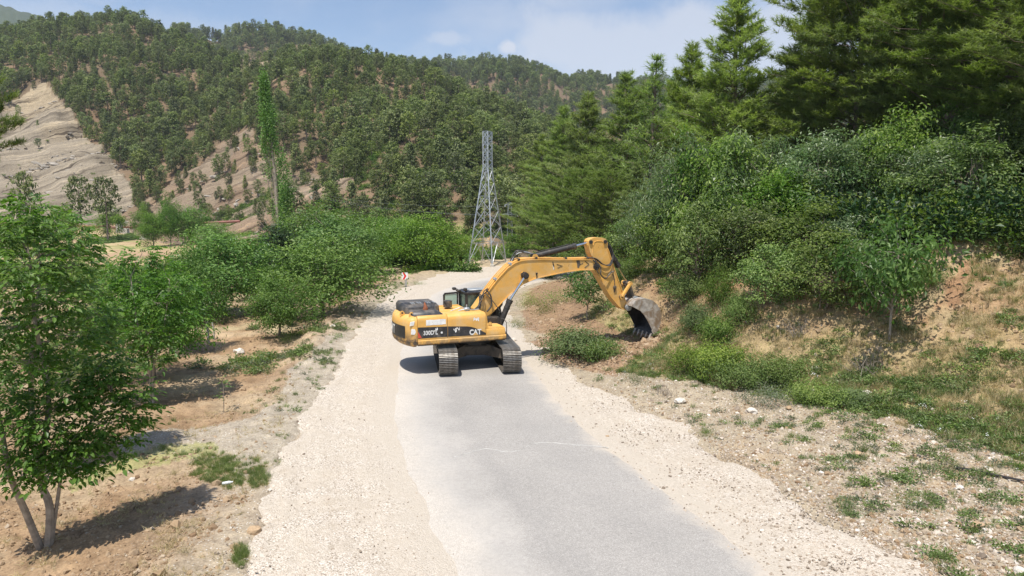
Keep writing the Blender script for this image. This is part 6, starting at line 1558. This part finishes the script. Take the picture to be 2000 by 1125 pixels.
fl = [raw_mesh('flower', *(lambda V, Fq, rn: (V, Fq))(*leaves(np.random.default_rng(3).normal(size=(14, 3))*[.09, .09, .05]+[0, 0, .28], np.random.default_rng(4).normal(size=(14, 3))*[1, 1, .2], np.tile([0, 0, 1.], (14, 1)), np.full(14, .05), .8, np.zeros(14))), m_petal, False)]
# right bank: dry and green grass mixed, weeds thicker along the ditch
x, y, d, le, re, s = sample(42000, 11.5, 60, .05, .85, .6); zz = zon(x, y); u_, v_ = project(np.stack([x, y, zz], 1))
dug = inpoly(u_, v_, DUG1) | inpoly(u_, v_, DUG2)
gn = fbm(x/2.2+2, y/2.2, 4); an = fbm(x/2.6+7, y/2.6, 4); on = (s > -.3+.8*fbm(x/1.1, y/1.1, 2)) & ~dug & (re > .3)
m = on & (rs3.random(len(x)) < np.where(s > 4.5, np.clip(.42-an*1.0, .06, 1), .8)) & (s < 14)
P_ = np.stack([x, y, zz], 1)
kd = np.where(rs3.random(len(x)) < np.clip(.27+gn*.8-.25*ss(s, 2.5, 6)+.3*(s < .8), .05, .9), 0, 1)
mg = m & (kd == 0); ms = m & (kd == 1)
scatter('green_grass', P_[mg], rs3.uniform(.6, 1.4, mg.sum()), gt+wd_, 8, .2, label='green grass and weeds on the right bank')
scatter('dry_grass', P_[ms], rs3.uniform(.6, 1.4, ms.sum()), dt+dl+gt[:1], 9, .25, label='straw coloured dry grass on the right bank')
# weeds in the rubble strip, in drifts
x, y, d, le, re, s = sample(9000, 10.5, 45, .1, .85, .8); zz = zon(x, y); P_ = np.stack([x, y, zz], 1)
m = (re > .25) & (s < .6) & (rs3.random(len(x)) < np.clip(.22+fbm(x/1.3+9, y/1.3, 3)*.9, .03, .8)*(.5+.5*ss(re, .4, 3)))
scatter('rubble_weeds', P_[m], rs3.uniform(.35, 1.15, m.sum()), wd_+wg+gt, 10, .15, label='small weeds sprouting in the rubble')
m = (s > -1) & (s < 2.5) & (rs3.random(len(x)) < .05)
scatter('white_flowers', P_[m], rs3.uniform(.3, .65, m.sum()), fl, 11, .3, label='white wild flowers in the ditch grass')
# left: green grass patches, pale stubble and cut straw on the soil
x, y, d, le, re, s = sample(26000, 9.8, 75, -.85, .1, .7); zz = zon(x, y); u_, v_ = project(np.stack([x, y, zz], 1)); P_ = np.stack([x, y, zz], 1)
def blob(cu, cv, ru, rv): return ((u_-cu)/ru)**2+((v_-cv)/rv)**2+fbm(x*1.4, y*1.4, 3)*.8 < 1
gp_ = blob(425, 915, 50, 26) | blob(455, 940, 26, 22) | blob(505, 935, 26, 24) | blob(497, 905, 30, 12) | blob(470, 1090, 14, 26) | blob(395, 898, 20, 9) | blob(550, 905, 16, 10) | blob(555, 850, 14, 8)
gl = inpoly(u_+fbm(x/.8, y/.8, 2)*8, v_, GRN1) & (rs3.random(len(x)) < .4); ge = (blob(575, 745, 26, 10) | blob(590, 715, 30, 12) | blob(540, 790, 18, 7) | blob(320, 825, 30, 9) | blob(620, 690, 24, 16)) & (rs3.random(len(x)) < .4)
m = (gp_ | gl | ge) & (le > -.3)
x2_, y2_, *_r = sample(9000, 12, 20, -.6, -.3, .5); z2_ = zon(x2_, y2_); u_, v_ = project(np.stack([x2_, y2_, z2_], 1)); xo, yo = x, y; x, y = x2_, y2_
m2 = blob(425, 915, 50, 26) | blob(455, 940, 26, 22) | blob(505, 935, 22, 22) | blob(470, 1090, 12, 24)
x, y = xo, yo
Pg = np.concatenate([P_[m], np.stack([x2_, y2_, z2_], 1)[m2]])
scatter('lawn_patches', Pg, rs3.uniform(.3, .8, len(Pg)), gt+dl[:1], 12, .2, label='green grass patches beside the gravel on the left')
m = (le > .2) & (d < 0) & (y < 60) & (rs3.random(len(x)) < np.clip(.13+fbm(x/1.8, y/1.8, 3)*.5, 0, .5))
scatter('straw_litter', P_[m], rs3.uniform(.4, 1.0, m.sum()), dl, 13, .8, label='dry straw litter on the ploughed soil')
m = (le > .4) & (d < 0) & (y > 26) & (y < 70) & (rs3.random(len(x)) < np.clip(.02+fbm(x/4+3, y/4, 3)*.9, 0, .7))
scatter('orchard_weeds', P_[m], rs3.uniform(.8, 2.2, m.sum()), wd_+gt+wg, 14, .2, label='weeds growing among the orchard trees')
m = (le > -.2) & (le < 2.0) & (y > 22) & (rs3.random(len(x)) < .10)
scatter('roadside_weeds', P_[m], rs3.uniform(.4, 1.1, m.sum()), wg+wd_+gt, 15, .2, label='sparse weeds along the left gravel edge')
# valley floor growth
x, y = spread(9000, 72, 250, -.9, .12); zz = zon(x, y); u_, v_ = project(np.stack([x, y, zz], 1))
m = (u_ < 1000) & ~inpoly(u_, v_, [(120, 440), (380, 440), (420, 480), (330, 530), (170, 530)]) & (fbm(x/22, y/22, 3) > -.1)
scatter('valley_scrub', np.stack([x, y, zz], 1)[m], rs3.uniform(.5, 1.5, m.sum()), [scrub_mesh(5, m_broad), scrub_mesh(6, m_shrub)], 16, .1, label='low green scrub along the river in the valley')
x, y = spread(2600, 95, 235, -.64, -.48); zz = zon(x, y); u_, v_ = project(np.stack([x, y, zz], 1))
m = inpoly(u_, v_, [(130, 482), (190, 466), (300, 449), (310, 460), (230, 474)])
scatter('field_crop', np.stack([x, y, zz], 1)[m], rs3.uniform(.25, .5, m.sum()), [scrub_mesh(7, m_weed)], 17, .1, label='green crop rows in the far field')
# undergrowth of the wood on the right
x, y, d, le, re, s = sample(16000, 16, 110, 0, 1.0, .35); zz = zon(x, y)
m = (s > 9.5) & (d > 0) & (rs3.random(len(x)) < .5)
scatter('wood_undergrowth', np.stack([x, y, zz], 1)[m], rs3.uniform(.5, 1.5, m.sum()), [scrub_mesh(8, m_shrub, 1, 260, .18), scrub_mesh(9, m_darkleaf, 1, 260, .18)], 18, .1, label='undergrowth beneath the pines and shrubs')

# ---- things on the bank one can point at
def hit(u, v, y0=9.5, y1=130):
    Y = np.arange(y0, y1, .05); X = sx(u, v)*Y; g = terrain(X, Y)-(CH+Y*tz(v)); i = int(np.argmax(g > 0)); return X[i], Y[i], float(terrain(X[i:i+1], Y[i:i+1])[0])
BUSH = [Proto(broad(700+i, 1.15, 1.15, .04, 46, 100, .085, .45, trunk=False, cl=.24, droop=0, bottom=.03), m_shrub, m_bark, 'leaves') for i in range(3)]
BUSHL = [Proto(broad(710+i, 1.15, 1.15, .04, 46, 100, .095, .42, trunk=False, cl=.26, droop=-.2, bottom=.03), m_weed, m_bark, 'leaves') for i in range(2)]
BUSHS = [Proto(broad(730+i, .75, 1.1, .02, 26, 42, .085, .36, trunk=False, cl=.34, droop=-.1, bottom=.02, spiky=.3), [m_weed, m_shrub][i], m_bark, 'leaves') for i in range(2)]
BUSHD = [Proto(broad(720, .8, 1.0, .03, 30, 60, .07, .4, trunk=False, cl=.26, droop=-.2, bottom=.03), m_weedg, m_bark, 'leaves')]
def twigs(seed, n=70, h=.7, rad=.6):
    r = np.random.default_rng(seed); b = MB()
    for i in range(n):
        a = r.uniform(0, 6.28); p = np.array([r.normal()*rad*.4, r.normal()*rad*.4, -.03]); d = np.array([math.cos(a)*r.uniform(.2, 1), math.sin(a)*r.uniform(.2, 1), r.uniform(.15, .9)])*h*r.uniform(.5, 1.1)
        limb(b, p, p+d, .008, .003, r, 3, .15, 3)
    return b
BL = [(1128, 700, 145, 66, BUSHL, 'feathery light green bush next to the right track'), (1170, 702, 80, 46, BUSH, 'green bush between the feathery bush and the bucket'), (1290, 716, 80, 34, BUSH, 'leafy bush straight below the bucket'),
      (1350, 724, 100, 60, BUSH, 'dense green bush right below the bucket'), (1400, 735, 110, 74, BUSH, 'dense green bush left of the flowering ditch grass'), (1455, 752, 120, 66, BUSHL, 'yellow green bush at the middle of the ditch'),
      (1362, 655, 80, 70, BUSHL, 'upright green bush behind the bucket tip'), (1400, 675, 80, 60, BUSH, 'dark bush up the slope right of the bucket'), (1442, 640, 66, 76, BUSHL, 'bright round bush alone on the bare scrape'), (1405, 600, 60, 90, BUSH, 'dark upright bush left of the bright round bush'),
      (1345, 590, 80, 60, BUSHL, 'light green bush above the bucket on the slope'), (1530, 745, 110, 60, BUSHL, 'weedy bush under the small walnut tree slope'), (1590, 790, 110, 56, BUSH, 'weedy bush with pale flowers beside the white rock'), (1500, 790, 100, 50, BUSHD, 'grey green bush on the rubble edge of the ditch'),
      (1662, 790, 80, 40, BUSHL, 'low weedy bush right of the white rock'), (1800, 555, 100, 46, BUSHL, 'broom like bush right of the small walnut tree'), (1655, 1000, 80, 34, BUSH, 'dark low plant on the rubble near the gravel'), (1775, 985, 90, 50, BUSHL, 'leafy plant with pale shoots on the rubble'),
      (1838, 1105, 64, 54, BUSHL, 'bright leafy weed at the bottom right corner of the rubble'), (1385, 850, 46, 26, BUSH, 'low plant at the edge of the gravel'), (1858, 915, 50, 34, BUSHL, 'leafy weed at the left end of the black pipe'), (1985, 920, 50, 40, BUSHL, 'leafy weed at the right edge above the black pipe'),
      (1242, 745, 60, 30, BUSH, 'small weed bush at the gravel edge below the bucket'), (1060, 612, 60, 34, BUSH, 'cut green brush left of the dug bank'), (1085, 592, 80, 34, BUSHD, 'pile of cut grey green branches on the dug bank'), (1030, 598, 60, 36, BUSH, 'cut branches behind the boom cylinder'),
      (1135, 585, 70, 30, BUSHD, 'cut leafy branches under the boom'), (1010, 640, 50, 26, BUSHL, 'small weed patch beside the far end of the right track'), (960, 571, 40, 20, BUSH, 'small bush on the mound behind the cab'), (1218, 560, 60, 60, BUSH, 'bush behind the tip of the stick'), (1195, 512, 80, 50, BUSH, 'bush right behind the top of the stick'),
      (815, 558, 40, 12, BUSHD, 'small grey green weed tuft right of the chevron sign'), (772, 560, 30, 12, BUSHD, 'small weed tuft left of the chevron sign'), (560, 668, 40, 26, BUSHL, 'low bush at the foot of the small bushy tree'), (430, 632, 60, 34, BUSHL, 'weedy bush between the stakes and the bare trunk'),
      (1700, 725, 90, 60, None, 'tangle of dry grey brush under the small walnut tree'), (1560, 655, 70, 46, None, 'tangle of dry twigs above the ditch'), (1480, 580, 70, 50, None, 'dry brush on the scrape below the belt'), (395, 690, 80, 40, None, 'heap of dry cut twigs around the stakes'), (1300, 770, 60, 30, None, 'dry twigs on the edge of the rubble')]
rb3 = np.random.default_rng(88); TW = [twigs(1).mesh('twigs', m_twig, False), twigs(2).mesh('twigs', m_twig, False)]
for k, (u, v, wp, hp, ks, lab) in enumerate(BL):
    x, y, z = hit(u, v); Sx = wp/2/F*y; Sz = hp/F*y
    if ks is None:
        e = empty('dry_brush', (x, y, z), rb3.uniform(0, 6.28)); link('twigs', TW[k % 2], e); e.scale = (Sx/.75, Sx/.75, Sz/.6); tag(e, lab, 'brush')
    else:
        if hp <= 36 or (u > 1500 and v > 830): ks = BUSHS
        p = ks[k % len(ks)]; e = empty('bush', (x, y, z-.03), rb3.uniform(0, 6.28)); link('leaves', p.crown, e); e.scale = (Sx/p.w, Sx/p.w, Sz/p.h*.95); tag(e, lab, 'bush')
RK = [(1328, 786, 26, m_rock, 'rounded pale boulder on the rubble nearest the gravel'), (1468, 806, 22, m_rock, 'white rock in the rubble right of the rounded boulder'), (1692, 770, 22, m_rock, 'grey white rock in the ditch grass'), (1592, 722, 16, m_rock, 'small pale rock on the dry slope'),
      (1440, 808, 10, m_rock, 'small white stone beside the white rock'), (1676, 890, 22, m_rockb, 'brown flat stone half way along the rubble'), (1875, 955, 20, m_rock, 'white broken rock on the rubble at the right'), (1990, 1118, 26, m_rock, 'pale stone cut by the bottom right corner'),
      (1142, 668, 12, m_rock, 'pale stone on the dug soil above the feathery bush'), (1003, 671, 14, m_rock, 'pale stone beside the right track'), (1520, 640, 9, m_rock, 'small stone on the bare scrape'), (497, 1040, 32, m_rockb, 'brown stone at the edge of the gravel lower left'),
      (527, 958, 12, m_rock, 'white stone on the gravel edge near the grass'), (258, 938, 12, m_rock, 'pale stone on the ploughed soil by the tree shadow'), (650, 640, 14, m_rock, 'pale stone on the spoil heap left of the gravel'), (468, 690, 22, m_rock, 'flat pale stone on the ploughed soil by the stakes'),
      (1910, 1030, 26, m_rockb, 'flat buff stone in the rubble at the right'), (1540, 800, 14, m_rockb, 'buff stone on the ridge of the rubble'), (1186, 862, 7, m_rockb, 'single dark pebble on the gravel right of the crack')]
RM = [rockmesh(60+i, m_rock, .6, 2) for i in range(3)]; RMb = [rockmesh(70+i, m_rockb, .55, 2) for i in range(2)]
for k, (u, v, wp, mt, lab) in enumerate(RK):
    x, y, z = hit(u, v); r_ = wp/2/F*y; z = max(z, 0 if abs(u-1000) < 190 else z)
    tag(link('rock', (RM if mt is m_rock else RMb)[k % 2], None, (x, y, z+r_*.2), (0, 0, k*1.3), r_*1.15), lab, 'rock')
# ================================================================== the air
m_haze = bpy.data.materials.new('haze_air'); m_haze.use_nodes = True; nt = m_haze.node_tree; nt.nodes.clear()
o = N(nt, 'ShaderNodeOutputMaterial'); pv = N(nt, 'ShaderNodeVolumePrincipled'); pv.inputs['Color'].default_value = (.80, .87, 1, 1); pv.inputs['Density'].default_value = .00010
L(nt, pv.outputs[0], o.inputs['Volume'])
b = MB(); b.box(-3300, 3300, -60, 3000, -60, 620); hz = b.build('haze', m_haze, None, False); hz['kind'] = 'stuff'
SC.cycles.volume_step_rate = 10; SC.cycles.volume_max_steps = 64
